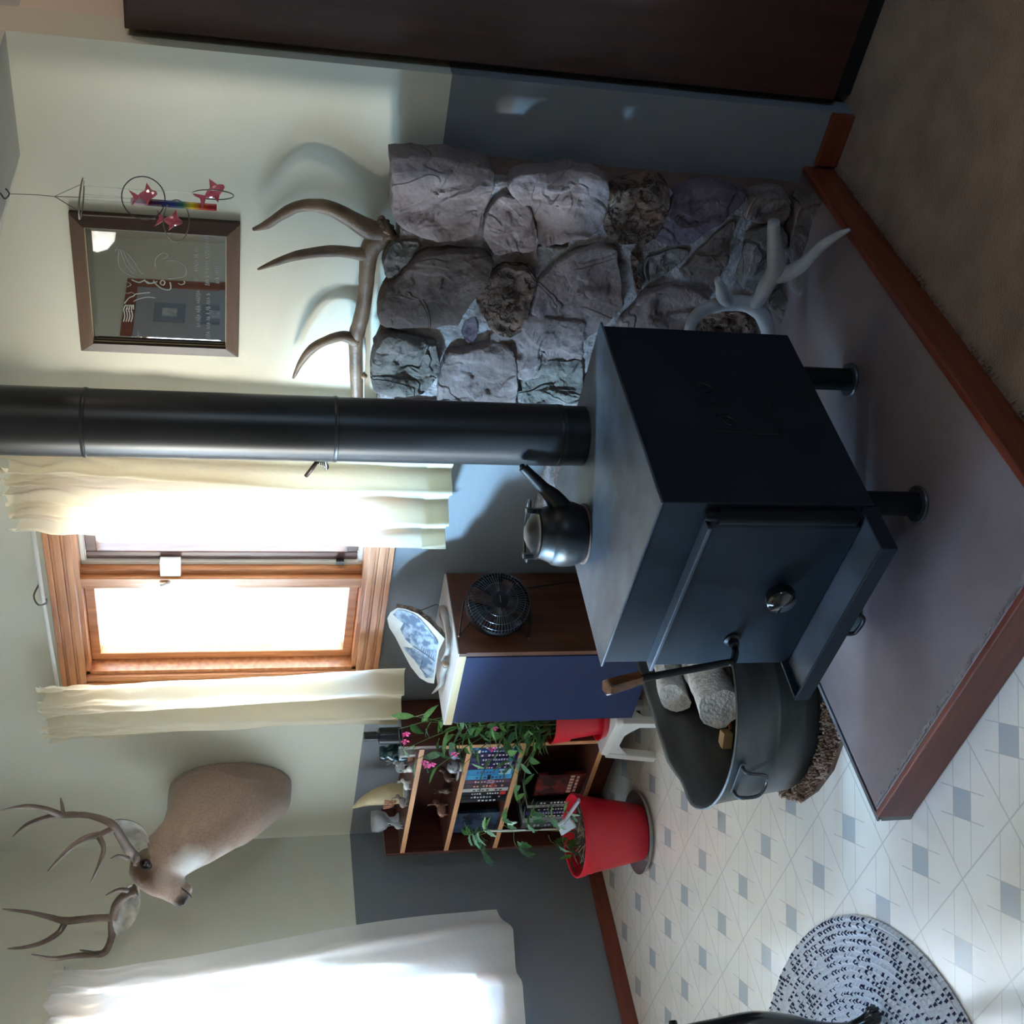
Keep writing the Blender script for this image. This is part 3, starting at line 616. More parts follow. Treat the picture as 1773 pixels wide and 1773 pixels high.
# ================================================================ low cabinet, with fan clamped on its side
CX0, CX1, CY0, CZ = -3.183, -2.818, 2.372, .854
cb = thing('low_cabinet', 'white-topped cabinet with brown wooden sides and navy front under the window', 'cabinet', (CX0, CY0, 0))
M_walnut = wood('walnut_veneer', sRGB(88, 50, 34), sRGB(112, 68, 48), 2, rough=.5, sc=5)
M_navy = mat('navy_panel', sRGB(32, 44, 80), sRGB(35, 47, 84), rough=.6, scale=2, spec=.2)
CB = YW-.004
MB().bx((CX0, CY0+.0, CZ-.004), (CX1, CB, CZ)).build('worktop', mat('white_laminate', sRGB(214, 208, 204), rough=.35), cb, world=True)
MB().bx((CX0, CY0-.001, CZ-.028), (CX1-.012, CY0+.02, CZ-.0041)).build('light_edge', wood('pale_birch_edge', sRGB(206, 178, 132), sRGB(220, 196, 154), 0, rough=.4), cb, world=True, label='pale birch front edge of the top')
MB().bx((CX0, CY0+.02, CZ-.028), (CX1, CB, CZ-.0041)).build('top_board', M_walnut, cb, world=True)
MB().bx((CX1-.012, CY0, CZ-.028), (CX1, CY0+.02, CZ-.0041)).build('corner_edge', M_walnut, cb, world=True)
for x0 in (CX1-.018, ): MB().bx((x0, CY0+.004, .185), (x0+.018, CB, CZ-.028)).build('side_panel', M_walnut, cb, world=True)
MB().bx((CX0, CY0+.006, .187), (CX1-.026, CY0+.020, CZ-.028)).build('front_panel', M_navy, cb, world=True, label='flat navy blue front')
MB().bx((CX0+.001, CY0+.022, .187), (CX1, CB, .200)).build('bottom_board', M_walnut, cb, world=True)
MB().bx((CX0, CY0+.02, .185), (CX0+.018, CB, CZ-.028)).build('side_panel', M_walnut, cb, world=True)
for x0 in (CX0+.03, CX1-.07):
    for y0 in (CY0+.10, CB-.06): MB().bx((x0, y0, 0), (x0+.04, y0+.04, .187)).build('leg', M_black, cb, world=True)
# picture on a wood slice, resting against the window casing on antler bits
pb = thing('wood_slice_picture', 'bark-edged wood slice with a blue-grey etched scene, propped on the cabinet', 'picture', tuple(at_z(772, 1105, CZ)))
K5 = lambda a, b, Yy: at_y(670+a/10.43, 1030+b/10.43, Yy)
def tilt_face(a, b, off=0):                        # the slice leans back to the wall
    Yy = 2.56+.10*(1-min(max(a, 0), 1000)/1000)-.10*(b/1600)+off; return K5(a, b, Yy)
outl = [(5, 430), (60, 320), (190, 235), (330, 255), (560, 340), (760, 500), (1040, 790), (940, 1000), (905, 1190), (850, 1600), (740, 1585), (590, 1500), (430, 1300), (280, 1020), (150, 760), (40, 590)]
F = [tilt_face(*p) for p in outl]; Bk = [tilt_face(*p, .022)+Vector((.002, 0, 0)) for p in outl]
m = MB().add(F+Bk, [tuple(range(len(F)))]+[(i, (i+1) % len(F), len(F)+(i+1) % len(F), len(F)+i) for i in range(len(F))]+[tuple(range(2*len(F)-1, len(F)-1, -1))])
m.build('slice', mat('bleached_wood', sRGB(232, 232, 226), sRGB(214, 214, 210), rough=.6, scale=12), pb, world=True)
m = MB(); bark = [(190, 205), (330, 235), (480, 270), (620, 345), (760, 450), (900, 600), (1060, 775)]
c = crv([tilt_face(a, b, .016) for a, b in bark], 8)
m.tube(c, [.009+.004*noise.noise(p*60) for p in c], 9); m.build('bark', mat('rough_bark', sRGB(92, 72, 62), sRGB(150, 134, 124), rough=.95, scale=60, bump=1, bscale=80, dist=.01), pb, world=True)
etch = [(110, 350), (200, 270), (330, 290), (470, 340), (600, 430), (740, 600), (860, 760), (920, 860), (900, 1000), (880, 1200), (830, 1500), (700, 1500), (600, 1330), (500, 1180), (420, 1100), (330, 1010), (290, 945), (440, 975), (470, 930), (330, 800), (240, 620), (300, 510), (200, 440)]
m = MB(); E_ = [tilt_face(*p, -.0015) for p in etch]; m.add(E_, [tuple(range(len(E_)))])
m.build('etched_scene', mat('etched_ink', sRGB(96, 112, 136), sRGB(176, 190, 206), rough=.6, scale=40, detail=9, ramp=(.42, .6)), pb, world=True, label='blue-grey etched landscape with a plank bridge')
m = MB(); m.tube([tilt_face(480, 930, -.003), tilt_face(680, 1060, -.003), tilt_face(860, 1200, -.003)], .0012, 4)
for i in range(7): a = 620+i*35; b = 1000+i*28; m.tube([tilt_face(a, b, -.003), tilt_face(a+15, b-70, -.003)], .0008, 4)
m.tube([tilt_face(640, 1180, -.003), tilt_face(600, 1330, -.003), tilt_face(700, 1440, -.003)], .001, 4); m.build('etched_lines', mat('dark_ink', sRGB(60, 76, 104), rough=.6), pb, world=True)
m = MB(); m.tube([K5(620, 280, 2.60), K5(880, 172, 2.63), K5(925, 180, 2.63), K5(955, 235, 2.62)], .0012, 6); m.build('wire_prop', M_black, pb, world=True)
M_ant = mat('weathered_antler', sRGB(134, 108, 84), sRGB(92, 68, 52), rough=.5, scale=6, stretch=(2, 2, 2), bump=.4, bscale=60, dist=.004)
M_antp = mat('bleached_antler', sRGB(176, 170, 166), sRGB(140, 128, 118), rough=.6, scale=8, bump=.3, bscale=50, dist=.004)
def zc(a, b, z): return at_z(670+a/10.43, 1030+b/10.43, z)
at_ = thing('antler_stand', 'forked pale antler under the wood slice picture on the cabinet', 'antler', tuple(zc(1100, 900, CZ)))
m = MB()
rod(m, [zc(1000, 240, CZ+.014), zc(1080, 500, CZ+.013), zc(1110, 800, CZ+.012), zc(1080, 1050, CZ+.012), zc(980, 1180, CZ+.010)], [.013, .011, .009, .008, .004], 8, 10)
rod(m, [zc(1000, 240, CZ+.014), zc(1000, 400, CZ+.012), zc(1060, 620, CZ+.010)], [.013, .010, .006], 8, 10)
m.build('antler', M_antp, at_, world=True, smooth=True)
a2 = thing('antler_tine', 'sawn antler tine with a brown cut end on the cabinet front', 'antler', tuple(zc(1060, 1260, CZ)))
m = MB(); rod(m, [zc(1060, 1260, CZ+.013), zc(1010, 1400, CZ+.012), zc(980, 1600, CZ+.011), zc(820, 1780, CZ+.022)], [.012, .011, .009, .002], 8, 12); m.build('tine', M_antp, a2, world=True, smooth=True)
MB().ball(zc(1066, 1252, CZ+.013), .0105, 10).build('cut_end', mat('antler_core', sRGB(150, 120, 96), rough=.8), a2, world=True)

# fan bracketed to the cabinet's right side, facing the stove
fc = at_x(862, 1047, -2.74)
fn = thing('desk_fan', 'small black round fan bracketed to the brown side of the cabinet', 'fan', tuple(fc))
# local frame of the fan: axis along n
nrm = Vector((.93, -.36, .05)).normalized(); up_ = Vector((0, 0, 1)); rt = nrm.cross(up_).normalized()*-1; up_ = nrm.cross(rt).normalized()*1
Mf = Matrix((rt, up_, nrm)).transposed().to_4x4()
R0 = .104
m = MB().lathe([(R0-.003, -.016), (R0, -.016), (R0+.002, 0), (R0, .016), (R0-.003, .016), (R0-.004, 0), (R0-.003, -.016)], 56, M=Mf, cap=False); m.build('outer_ring', M_black, fn, smooth=True, angle=50)
m = MB()
for k in range(2):
    s = 1 if k == 0 else -1
    for i in range(60):
        a = 2*PI*i/60; pts = [(math.cos(a)*r, math.sin(a)*r, s*z) for r, z in ((R0, .014), (R0-.004, .030), (R0*.8, .042), (R0*.5, .046), (R0*.28, .046))]
        m.tube([Mf @ Vector(p) for p in pts], .0010, 4)
for r, z in ((R0*.28, .046), (R0*.55, .0455), (R0*.8, .042), (R0-.004, .030)):
    for s in (1, -1): m.tube([Mf @ Vector((math.cos(2*PI*i/40)*r, math.sin(2*PI*i/40)*r, s*z)) for i in range(40)], .001, 4, True)
m.build('wire_guard', mat('guard_wire', sRGB(84, 84, 92), rough=.3, metal=.5), fn)
m = MB().lathe([(0, .040), (.026, .040), (.028, .046), (.026, .051), (0, .052)], 32, M=Mf, cap=False); m.build('badge', M_black, fn, smooth=True, angle=40)
MB().box((0, 0, .0524), (.026, .002, .0006), M=Mf).build('badge_print', M_chrome, fn)
m = MB().lathe([(0, -.045), (.024, -.045), (.028, -.03), (.026, .0), (.018, .018), (0, .020)], 32, M=Mf, cap=False); hub = m.build('motor', M_black, fn, smooth=True, angle=50)
M_bl = mat('smoke_blade', sRGB(34, 34, 38), rough=.25)
for i in range(4):
    a0 = 2*PI*i/4+.3; vs = []
    for j in range(7):
        for k in range(5):
            r = .018+(R0-.026)*k/4; a = a0+(j/6-.5)*1.15*(.7+.3*k/4); vs.append(Mf @ Vector((math.cos(a)*r, math.sin(a)*r, (j/6-.5)*.022)))
    m = MB().add(vs, [(j*5+k, j*5+k+1, (j+1)*5+k+1, (j+1)*5+k) for j in range(6) for k in range(4)]); m.build('blade', M_bl, hub, smooth=True)
m = MB()                                           # U bracket of bent rod
iF = FR[fn.name].inverted(); t_ = iF @ at_x(803, 1041, -2.76); e1 = iF @ at_x(795, 1102, CX1+.008); e2_ = iF @ at_x(916, 1105, CX1+.008); b_ = iF @ at_x(918, 1060, -2.76)
bk1 = iF @ at_x(826, 1010, CX1+.006); bk2 = iF @ at_x(905, 1014, CX1+.006)
m.tube(crv([t_*.0+Mf @ Vector((0, R0, 0)), t_, t_.lerp(e1, .9), e1], 5), .0028, 8); m.tube(crv([Mf @ Vector((0, -R0, 0)), b_, b_.lerp(e2_, .9), e2_], 5), .0028, 8)
m.tube([e1, (e1+e2_)/2+Vector((0, .16, 0)), e2_], .0028, 8)
m.build('bracket', M_black, fn, smooth=True)
MB().ball(e1, .0042, 8).build('bracket_foot', M_chrome, fn); MB().ball(e2_, .0042, 8).build('bracket_foot', M_chrome, fn)
m = MB(); m.tube(crv([at_x(915, 1018, CX1+.004), at_x(950, 1013, CX1+.004), at_x(1000, 1010, CX1+.004), at_x(1060, 1030, CX1+.005)], 5), .0022, 6)
tag(m.build('fan_cord', M_black, smooth=True), 'thin black cord running down the brown cabinet side from the fan', 'cord')
# ================================================================ bookcase
BX0, BX1, BY0, BY1, BZ0, BZ1 = -4.225, -3.495, 2.51, 2.722, .185, .94
bc = thing('bookcase', 'small dark red-brown bookcase with pale shelf edges in the room corner', 'bookcase', (BX0, BY0, 0))
M_mah = wood('mahogany_stain', sRGB(96, 50, 38), sRGB(70, 34, 26), 2, rough=.4, coat=.2)
M_mahx = wood('mahogany_stain_x', sRGB(96, 56, 44), sRGB(74, 40, 32), 0, rough=.4, coat=.2)
M_edge = wood('oak_edge_band', sRGB(196, 142, 98), sRGB(210, 158, 112), 0, rough=.45)
MB().bx((BX0, BY0, 0), (BX0+.018, BY1, BZ1)).build('side_panel', M_mah, bc, world=True, bevel=.001)
MB().bx((BX1-.018, BY0+.003, BZ0), (BX1, BY1, BZ1)).build('side_panel', M_mah, bc, world=True, bevel=.001)
MB().bx((BX1-.018, BY0, .185), (BX1, BY0+.003, .80)).build('edge_band', M_edge, bc, world=True)
MB().bx((BX0+.018, BY1-.006, BZ0), (BX1-.018, BY1, BZ1-.05)).build('back_panel', M_mah, bc, world=True)
for x0 in (BX0+.03, BX1-.08): MB().bx((x0, BY1-.09, 0), (x0+.05, BY1-.04, BZ0)).build('foot', M_mah, bc, world=True)
SHZ = [.882, .704, .502, .192]
for z in SHZ:
    s = MB().bx((BX0+.018, BY0+.003, z-.018), (BX1-.018, BY1-.006, z)).build('shelf', M_mahx, bc, world=True)
    MB().bx((BX0+.018, BY0, z-.018), (BX1-.018, BY0+.003, z)).build('edge_band', M_edge, s, world=True)

def text_marks(m, x, y, z0, z1, w_, n=7):          # row of tiny printed strokes up a spine
    for i in range(n):
        z = z0+(z1-z0)*(i+.5)/n
        if random.random() < .85: m.bx((x-w_, y-.0004, z-.3*(z1-z0)/n), (x+w_*random.uniform(.3, 1), y, z+.3*(z1-z0)/n))
def disc_case(x, z, wd, hgt, col, lab, mark=None, y=BY0+.012, dep=.13, grp='cases standing on the middle shelf', lean=0, name='disc_case', cat='disc case', accent=None):
    t = thing(name, lab, cat, (x+wd/2, y, z), 0, grp)
    MB().bx((-wd/2+.0005, 0, 0), (wd/2-.0005, dep, hgt)).build('case', mat('case_'+'_'.join(str(int(c)) for c in col), sRGB(*col), rough=.25, coat=.3), t, bevel=.001)
    if mark:
        m = MB(); text_marks(m, 0, -.0002, hgt*.12, hgt*.78, wd*.22, random.randint(7, 12)); m.build('title_print', mat('print_'+'_'.join(str(c) for c in mark), sRGB(*mark), rough=.5), t)
    if accent:
        MB().bx((-wd/2+.001, -.0006, hgt*accent[3]), (wd/2-.001, 0, hgt*accent[4])).build('spine_band', mat('band_'+'_'.join(str(c) for c in accent[:3]), sRGB(*accent[:3]), rough=.4), t)
z3 = SHZ[2]
spec = [(.018, (28, 60, 110), (220, 225, 230), 'deep blue case with white lettering nearest the flowering plant', (30, 110, 170, .85, .97)),
        (.016, (34, 60, 120), (200, 210, 225), 'blue case with a small white crest, second from the plant', (230, 230, 235, .80, .88)),
        (.022, (44, 34, 70), (210, 180, 200), 'dark violet case with fine pink title', (120, 80, 140, .05, .14)),
        (.022, (48, 40, 84), (170, 170, 200), 'violet case with dim grey title', (80, 150, 190, .06, .16)),
        (.020, (50, 36, 90), (235, 235, 240), 'purple case with bold white title', (150, 120, 190, .08, .12)),
        (.016, (58, 34, 84), (240, 190, 210), 'plum case with pale pink title', None),
        (.028, (60, 140, 190), (30, 60, 110), 'wide bright sky-blue case', (150, 200, 220, .05, .3)),
        (.024, (70, 150, 196), (24, 50, 90), 'sky-blue case with a dark wave on its spine', (20, 50, 90, .45, .52)),
        (.020, (104, 70, 90), (190, 150, 160), 'dusty pink-brown case', (190, 150, 170, .35, .5)),
        (.024, (70, 52, 62), (200, 130, 110), 'brown-mauve case with a reddish photo spine', (150, 60, 50, .3, .4)),
        (.018, (190, 188, 180), (30, 30, 34), 'white-spined case with black title blocks', None),
        (.018, (24, 24, 30), (200, 200, 200), 'black case with a red sticker near its foot', (190, 50, 40, .03, .16)),
        (.018, (20, 22, 28), (190, 190, 190), 'black case with thin white title', None),
        (.018, (26, 28, 34), (200, 200, 200), 'charcoal case at the left end of the upright row', None)]
x = -3.520
for wd, col, mk, lb, ac in spec:
    wd *= 1.3; x -= wd; disc_case(x, z3+.0005, wd, .183, col, lb+' on the middle shelf', mk, accent=ac)
t = thing('disc_case', 'dark blue night-scene case turned cover-out at the left of the middle shelf', 'disc case', (-4.125, BY0+.03, z3+.0005), 0, 'cases standing on the middle shelf')
MB().bx((0, 0, 0), (.135, .015, .183)).build('case', mat('night_cover', sRGB(24, 30, 44), sRGB(60, 74, 96), rough=.25, scale=14, coat=.3), t)
MB().bx((.10, -.0006, .02), (.13, 0, .07)).build('cover_photo', mat('cover_photo', sRGB(90, 96, 110), sRGB(50, 56, 66), rough=.3, scale=40), t)
z4 = SHZ[3]
t = thing('disc_case', 'black case with red and cream cover lettering turned cover-out on the bottom shelf', 'disc case', (-3.885, BY0+.03, z4+.0005), 0, 'cases standing on the bottom shelf')
MB().bx((0, 0, 0), (.135, .015, .19)).build('case', mat('dark_red_cover', sRGB(30, 18, 20), sRGB(110, 40, 34), rough=.25, scale=12, coat=.3), t)
m = MB()
for i in range(6): m.bx((.012+i*.02, -.0006, .045), (.026+i*.02, 0, .062)); 
for i in range(5): m.bx((.016+i*.022, -.0006, .025), (.032+i*.022, 0, .036))
m.build('cover_lettering', mat('cream_print', sRGB(190, 150, 130), rough=.5), t)
x = -3.90
for wd, col, mk, lb in [(.022, (22, 20, 22), (200, 200, 200), 'black case with white foot title'), (.016, (160, 152, 146), (70, 66, 66), 'pale grey case'), (.022, (26, 22, 26), (170, 160, 160), 'black case with worn grey title'),
                        (.022, (58, 46, 92), (170, 160, 190), 'violet spined case'), (.016, (30, 26, 30), (220, 220, 220), 'thin black case with a white foot mark'), (.030, (150, 150, 150), (110, 110, 112), 'thick light grey case'), (.030, (88, 86, 88), (140, 140, 140), 'thick mid-grey case at the left end')]:
    wd *= 1.2; x -= wd; disc_case(x, z4+.0005, wd, .21, col, lb+' on the bottom shelf', mk, grp='cases standing on the bottom shelf')

# things on the two upper shelves
z1 = SHZ[0]+.0005; z2 = SHZ[1]+.0005
t = thing('black_bottle', 'squat black bottle with screw cap at the right end of the bookcase top', 'bottle', (-3.545, 2.60, z1))
MB().lathe([(0, 0), (.028, 0), (.031, .004), (.031, .130), (.029, .137), (.016, .143), (.016, .150)], 28, cap=False).build('body', mat('black_bottle', sRGB(30, 33, 40), rough=.3), t, smooth=True, angle=40)
MB().lathe([(0, .148), (.0175, .148), (.0175, .190), (.016, .193), (0, .193)], 28, cap=False).build('cap', M_black, t, smooth=True, angle=40)
M_gg = mat('teal_glass', sRGB(20, 70, 78), rough=.06, trans=.35, coat=.6)
t = thing('green_glass_bottle', 'dark teal moulded glass figure bottle with a copper band', 'bottle', (-3.665, 2.61, z1))
MB().lathe([(0, .0), (.030, .0), (.034, .008), (.035, .02)], 24, cap=False).build('base_band', mat('copper_band', sRGB(170, 112, 84), rough=.4, metal=.3), t, smooth=True)
MB().lathe([(.034, .0201), (.036, .035), (.037, .05), (.026, .062), (.034, .072), (.036, .082), (.022, .094), (.024, .102), (.028, .108), (.026, .124), (0, .126)], 24, cap=False).build('body', M_gg, t, smooth=True)
m = MB()
for a in range(5): m.ball((.034*math.cos(a*1.25+3.6), .034*math.sin(a*1.25+3.6), .045+.018*(a % 2)), .009, 10)
m.build('relief', M_gg, t, smooth=True)
t = thing('small_glass', 'small clear glass beside the black bottle', 'glass', (-3.600, 2.565, z1))
M_clear = glassy('clear_glass', (.85, .88, .88, 1), .05, .22)
MB().lathe([(0, 0), (.019, 0), (.022, .06), (.020, .06), (.017, .004), (0, .004)], 24, cap=False).build('cup', M_clear, t, smooth=True, angle=60)
def critter(name, lab, loc, mt, s=1, rz=0, cat='figurine', horn=False):
    t = thing(name, lab, cat, loc, rz)
    m = MB(); m.ball((0, 0, .020*s), .016*s, 12, sc=(1.5, .9, 1)); m.ball((.026*s, 0, .040*s), .010*s, 12, sc=(1.1, .85, 1)); m.tube([(.012*s, 0, .026*s), (.024*s, 0, .038*s)], [.010*s, .007*s], 8)
    for a in (-.012, .012):
        m.tube([(a*s*1.2+.002, .007*s, .014*s), (a*s*1.3+.002, .007*s, 0)], .003*s, 6); m.tube([(a*s*1.2, -.007*s, .014*s), (a*s*1.3, -.007*s, 0)], .003*s, 6)
    m.build('body', mt, t, smooth=True)
    m = MB(); 
    for s2 in (-1, 1): m.tube([(.022*s, s2*.004*s, .047*s), (.018*s, s2*.009*s, .066*s)], [.003*s, .0015*s], 6)
    m.build('ear', mt, t, smooth=True); return t
M_porc = mat('white_porcelain', sRGB(226, 226, 224), rough=.2, coat=.5)
M_crys = glassy('crystal', (.8, .8, .82, 1), .05, .35)
critter('rabbit_figurine', 'white porcelain rabbit at the front edge below the teal bottle', (-3.66, 2.530, z1), M_porc, .85, 2.8)
critter('animal_figurine', 'tiny pale standing animal between the rabbit and the tusk', (-3.78, 2.54, z1), M_porc, .8, .6)
critter('crystal_animal', 'clear crystal animal behind the tusk', (-3.83, 2.66, z1), M_crys, 1.2, .2)
t = thing('carved_tusk', 'cream curved tusk with carved figures on its base', 'tusk', (-3.93, 2.61, z1))
m = MB(); c = crv([(.0, 0, 0), (-.005, 0, .05), (-.018, 0, .10), (-.045, 0, .15), (-.090, 0, .195)], 8); m.tube(c, lerps([.040, .042, .036, .022, .003], len(c)), 16); m.build('tusk', mat('ivory_resin', sRGB(206, 190, 150), sRGB(176, 158, 120), rough=.4, scale=20), t, smooth=True)
m = MB()
for i in range(9):
    a = -1.2+i*.3; m.tube(crv([(.020*math.cos(a*2)-.005, -.043, .045+.010*math.sin(i*2)), (.026*math.sin(a)-.01, -.046, .065+.008*math.cos(i*3)), (.03*math.sin(a)-.012, -.044, .085)], 4), .0018, 5)
m.build('carving', mat('carved_rust', sRGB(170, 110, 80), rough=.5), t)
critter('carved_animal', 'small resin animal sitting at the foot of the tusk', (-3.90, 2.545, z1), mat('grey_resin', sRGB(150, 130, 128), rough=.35), .9, 1.2)
t = thing('glass_dish', 'shallow clear glass dish in front of the tusk', 'dish', (-3.86, 2.56, z1)) 
MB().lathe([(0, 0), (.025, 0), (.045, .012), (.043, .013), (.024, .003), (0, .003)], 28, cap=False).build('dish', M_clear, t, smooth=True)
t = thing('crystal_bowl', 'clouded crystal bowl on feet at the left end of the bookcase top', 'bowl', (-4.14, 2.62, z1))
MB().lathe([(.012, 0), (.028, .0), (.030, .006), (.014, .02), (.014, .04), (.034, .055), (.044, .085), (.040, .110), (.037, .108), (.040, .085), (.030, .060), (0, .05)], 24, cap=False).build('bowl', M_crys, t, smooth=True)
critter('glass_bird', 'small clear glass bird beside the crystal bowl', (-4.07, 2.55, z1), M_crys, .9, 2.2)
# second shelf: little figures in the shade
critter('blue_dolphin_figurine', 'blue-grey glazed figurine at the right end of the second shelf', (-3.60, 2.56, z2), mat('blue_glaze', sRGB(96, 116, 140), rough=.2, coat=.5), 1.5, .4)
t = thing('snow_globe', 'small clear globe with white speckles on the second shelf', 'ornament', (-3.665, 2.535, z2))
MB().ball((0, 0, .030), .025, 20).build('globe', mat('speckled_globe', sRGB(200, 210, 220), sRGB(70, 84, 100), rough=.1, scale=60, coat=.6), t, smooth=True)
MB().lathe([(0, 0), (.018, 0), (.016, .008), (0, .009)], 20, cap=False).build('base', M_porc, t, smooth=True)
t = thing('glass_leaf', 'thin clear glass leaf lying beside the small globe', 'ornament', (-3.72, 2.535, z2))
MB().ball((0, 0, .006), .03, 14, sc=(1, .4, .18)).build('leaf', M_clear, t, smooth=True)
M_dkc = mat('brown_ceramic', sRGB(110, 84, 72), rough=.35)
critter('brown_bear_figurine', 'brown ceramic bear in the middle of the second shelf', (-3.80, 2.59, z2), M_dkc, 1.2, 1.5)
critter('brown_bird_figurine', 'long-tailed brown ceramic bird left of the bear', (-3.90, 2.59, z2), M_dkc, 1.0, 2.6)
critter('brown_moose_figurine', 'brown wooden moose at the left of the second shelf', (-4.02, 2.58, z2), mat('tan_wood_carving', sRGB(140, 100, 80), rough=.5), 1.2, 1.1)
# wire standing on the wall above the bookcase: a thin twig tied to the flower
# ================================================================ step stool, flowering plant
pz = .213; pcn = at_z(1047, 1243, pz)
PCX, PCY = pcn.x-.008, pcn.y+.02
stl = thing('step_stool', 'low white plastic step stool under the flowering plant', 'stool', (PCX, PCY, 0), math.radians(-8))
m = MB(); hw, hd = .125, .105
m.lathe([(0, pz-.008), (1, pz-.008), (1, pz), (0, pz)], 4, cap=False) if False else None
def rrect(w, d, r, n=5):
    out = []
    for cx, cy, a0 in ((w-r, d-r, 0), (-w+r, d-r, PI/2), (-w+r, -d+r, PI), (w-r, -d+r, 3*PI/2)):
        for i in range(n+1): a = a0+PI/2*i/n; out.append((cx+r*math.cos(a), cy+r*math.sin(a)))
    return out
rings = [[(x, y, z) for x, y in rrect(hw+o, hd+o, .02)] for z, o in ((pz, -.004), (pz-.004, 0), (pz-.026, .004))]
m.ring_loft(rings); m.build('step', M_white, stl, smooth=True, angle=40)
m = MB()
for sx_ in (-1, 1):
    for sy_ in (-1, 1):
        a, b = sx_*(hw-.012), sy_*(hd-.012)
        top = [(a-.016, b-.016, pz-.02), (a+.016, b-.016, pz-.02), (a+.016, b+.016, pz-.02), (a-.016, b+.016, pz-.02)]
        o1, o2 = sx_*.018, sy_*.018
        bot = [(p[0]+o1, p[1]+o2, 0) for p in top]
        MB().ring_loft([top, bot]).build('leg', M_white, stl, bevel=.003)
for a in (-1, 1):                                  # side skirts with arched openings
    m = MB(); y = a*(hd+.001); vs = []; n = 12
    for i in range(n+1):
        u = -1+2*i/n; x_ = u*(hw-.02); ar = .030+.07*max(0, abs(u)-.35)**1.2*1.2
        vs += [(x_, y, pz-.02), (x_, y+a*.004, pz-.02-ar), (x_, y-a*.004, pz-.02), (x_, y-a*.0, pz-.02-ar)]
    m.add(vs, [(i*4, i*4+4, i*4+5, i*4+1) for i in range(n)]+[(i*4+2, i*4+3, i*4+7, i*4+6) for i in range(n)]); m.build('skirt', M_white, stl)
for a in (-1, 1):
    m = MB(); x_ = a*(hw+.002); vs = []; n = 12
    for i in range(n+1):
        u = -1+2*i/n; y = u*(hd-.02); ar = .030+.09*max(0, abs(u)-.35)**1.2
        vs += [(x_, y, pz-.02), (x_+a*.004, y, pz-.02-ar)]
    m.add(vs, [(i*2, i*2+2, i*2+3, i*2+1) for i in range(n)]); m.build('skirt', M_white, stl)
M_red = mat('red_plastic_pot', sRGB(216, 34, 52), sRGB(204, 30, 48), rough=.4, scale=3)
M_soil = mat('potting_soil', sRGB(56, 44, 38), sRGB(90, 74, 64), rough=.95, scale=50, bump=1, bscale=120, dist=.01)
fp = thing('flowering_plant', 'leafy plant with pink flowers in a banded red pot on the white stool', 'potted plant', (PCX, PCY, pz))
MB().lathe([(0, 0), (.082, 0), (.092, .022), (.094, .024), (.090, .024), (.080, .004), (0, .004)], 40, cap=False).build('saucer', M_red, fp, smooth=True, angle=40)
PH = .205
MB().lathe([(0, .026), (.066, .006), (.068, .008), (.086, PH-.07), (.092, PH-.068), (.100, PH), (.096, PH), (.090, PH-.03), (0, PH-.03)], 44, cap=False).build('pot', M_red, fp, smooth=True, angle=35)
MB().lathe([(0, PH-.026), (.089, PH-.026)], 30, cap=False).build('soil', M_soil, fp)
M_leaf = mat('green_leaf', sRGB(64, 116, 58), sRGB(98, 152, 82), rough=.4, scale=14)
M_leaf2 = mat('blue_green_leaf', sRGB(112, 156, 130), sRGB(80, 128, 88), rough=.3, scale=14, coat=.3)
M_stem = mat('plant_stem', sRGB(88, 122, 66), rough=.5)
M_pink = mat('pink_petal', sRGB(226, 40, 130), sRGB(236, 80, 160), rough=.5, scale=30)
def leaf_mesh(name, mt, parent, L=1, Wd=.32, curl=.25, serr=0):
    vs = []; n = 7
    for i in range(n+1):
        t = i/n; w_ = Wd*math.sin(PI*min(1, t*.96+.04))**.8*(1-.25*t); z = -curl*t*t
        if serr and i % 2: w_ *= .62
        vs += [(t*L, -w_/2, z+.07*w_), (t*L, 0, z-.02), (t*L, w_/2, z+.07*w_)]
    m = MB().add(vs, [(i*3+j, i*3+j+1, i*3+j+4, i*3+j+3) for i in range(n) for j in (0, 1)])
    return m.build(name, mt, parent, smooth=True)
def orient(p, d, L, roll=0):
    d = Vector(d).normalized(); z = Vector((0, 0, 1)); y = z.cross(d); y = y.normalized() if y.length > .05 else Vector((0, 1, 0)); z = d.cross(y)
    return Matrix.Translation(p) @ Matrix((d, y, z)).transposed().to_4x4() @ Matrix.Rotation(roll, 4, 'X') @ Matrix.Scale(L, 4)
lf = [leaf_mesh('leaf', M_leaf, fp), leaf_mesh('leaf', M_leaf2, fp, Wd=.42, curl=.1)]
rnd = random.Random(5); first = [True, True]; stems = MB(); used = 0
iv = FR[fp.name].inverted()
tips0 = [(690, 1262), (698, 1298), (742, 1338), (730, 1250), (765, 1305), (805, 1322), (835, 1338), (908, 1385), (893, 1368), (872, 1342), (716, 1240), (785, 1272), (850, 1258), (720, 1315), (880, 1305), (800, 1262)]
tips = [tuple(iv @ at_y(px, py, PCY+dy-.05)) for (px, py), dy in zip(tips0, (-.06, -.10, -.08, 0, -.03, -.09, -.07, -.08, -.10, -.03, -.02, .02, -.05, -.04, -.11, -.09))]
_t = [(-.08, -.02, .62), (-.02, -.05, .68), (.03, .02, .60), (-.14, .03, .52), (-.16, -.06, .40), (.05, -.08, .50), (-.10, -.10, .48), (.08, .03, .46), (-.20, .0, .34), (-.05, -.14, .36), (.0, .08, .56), (-.22, -.04, .22), (-.12, -.14, .26)]
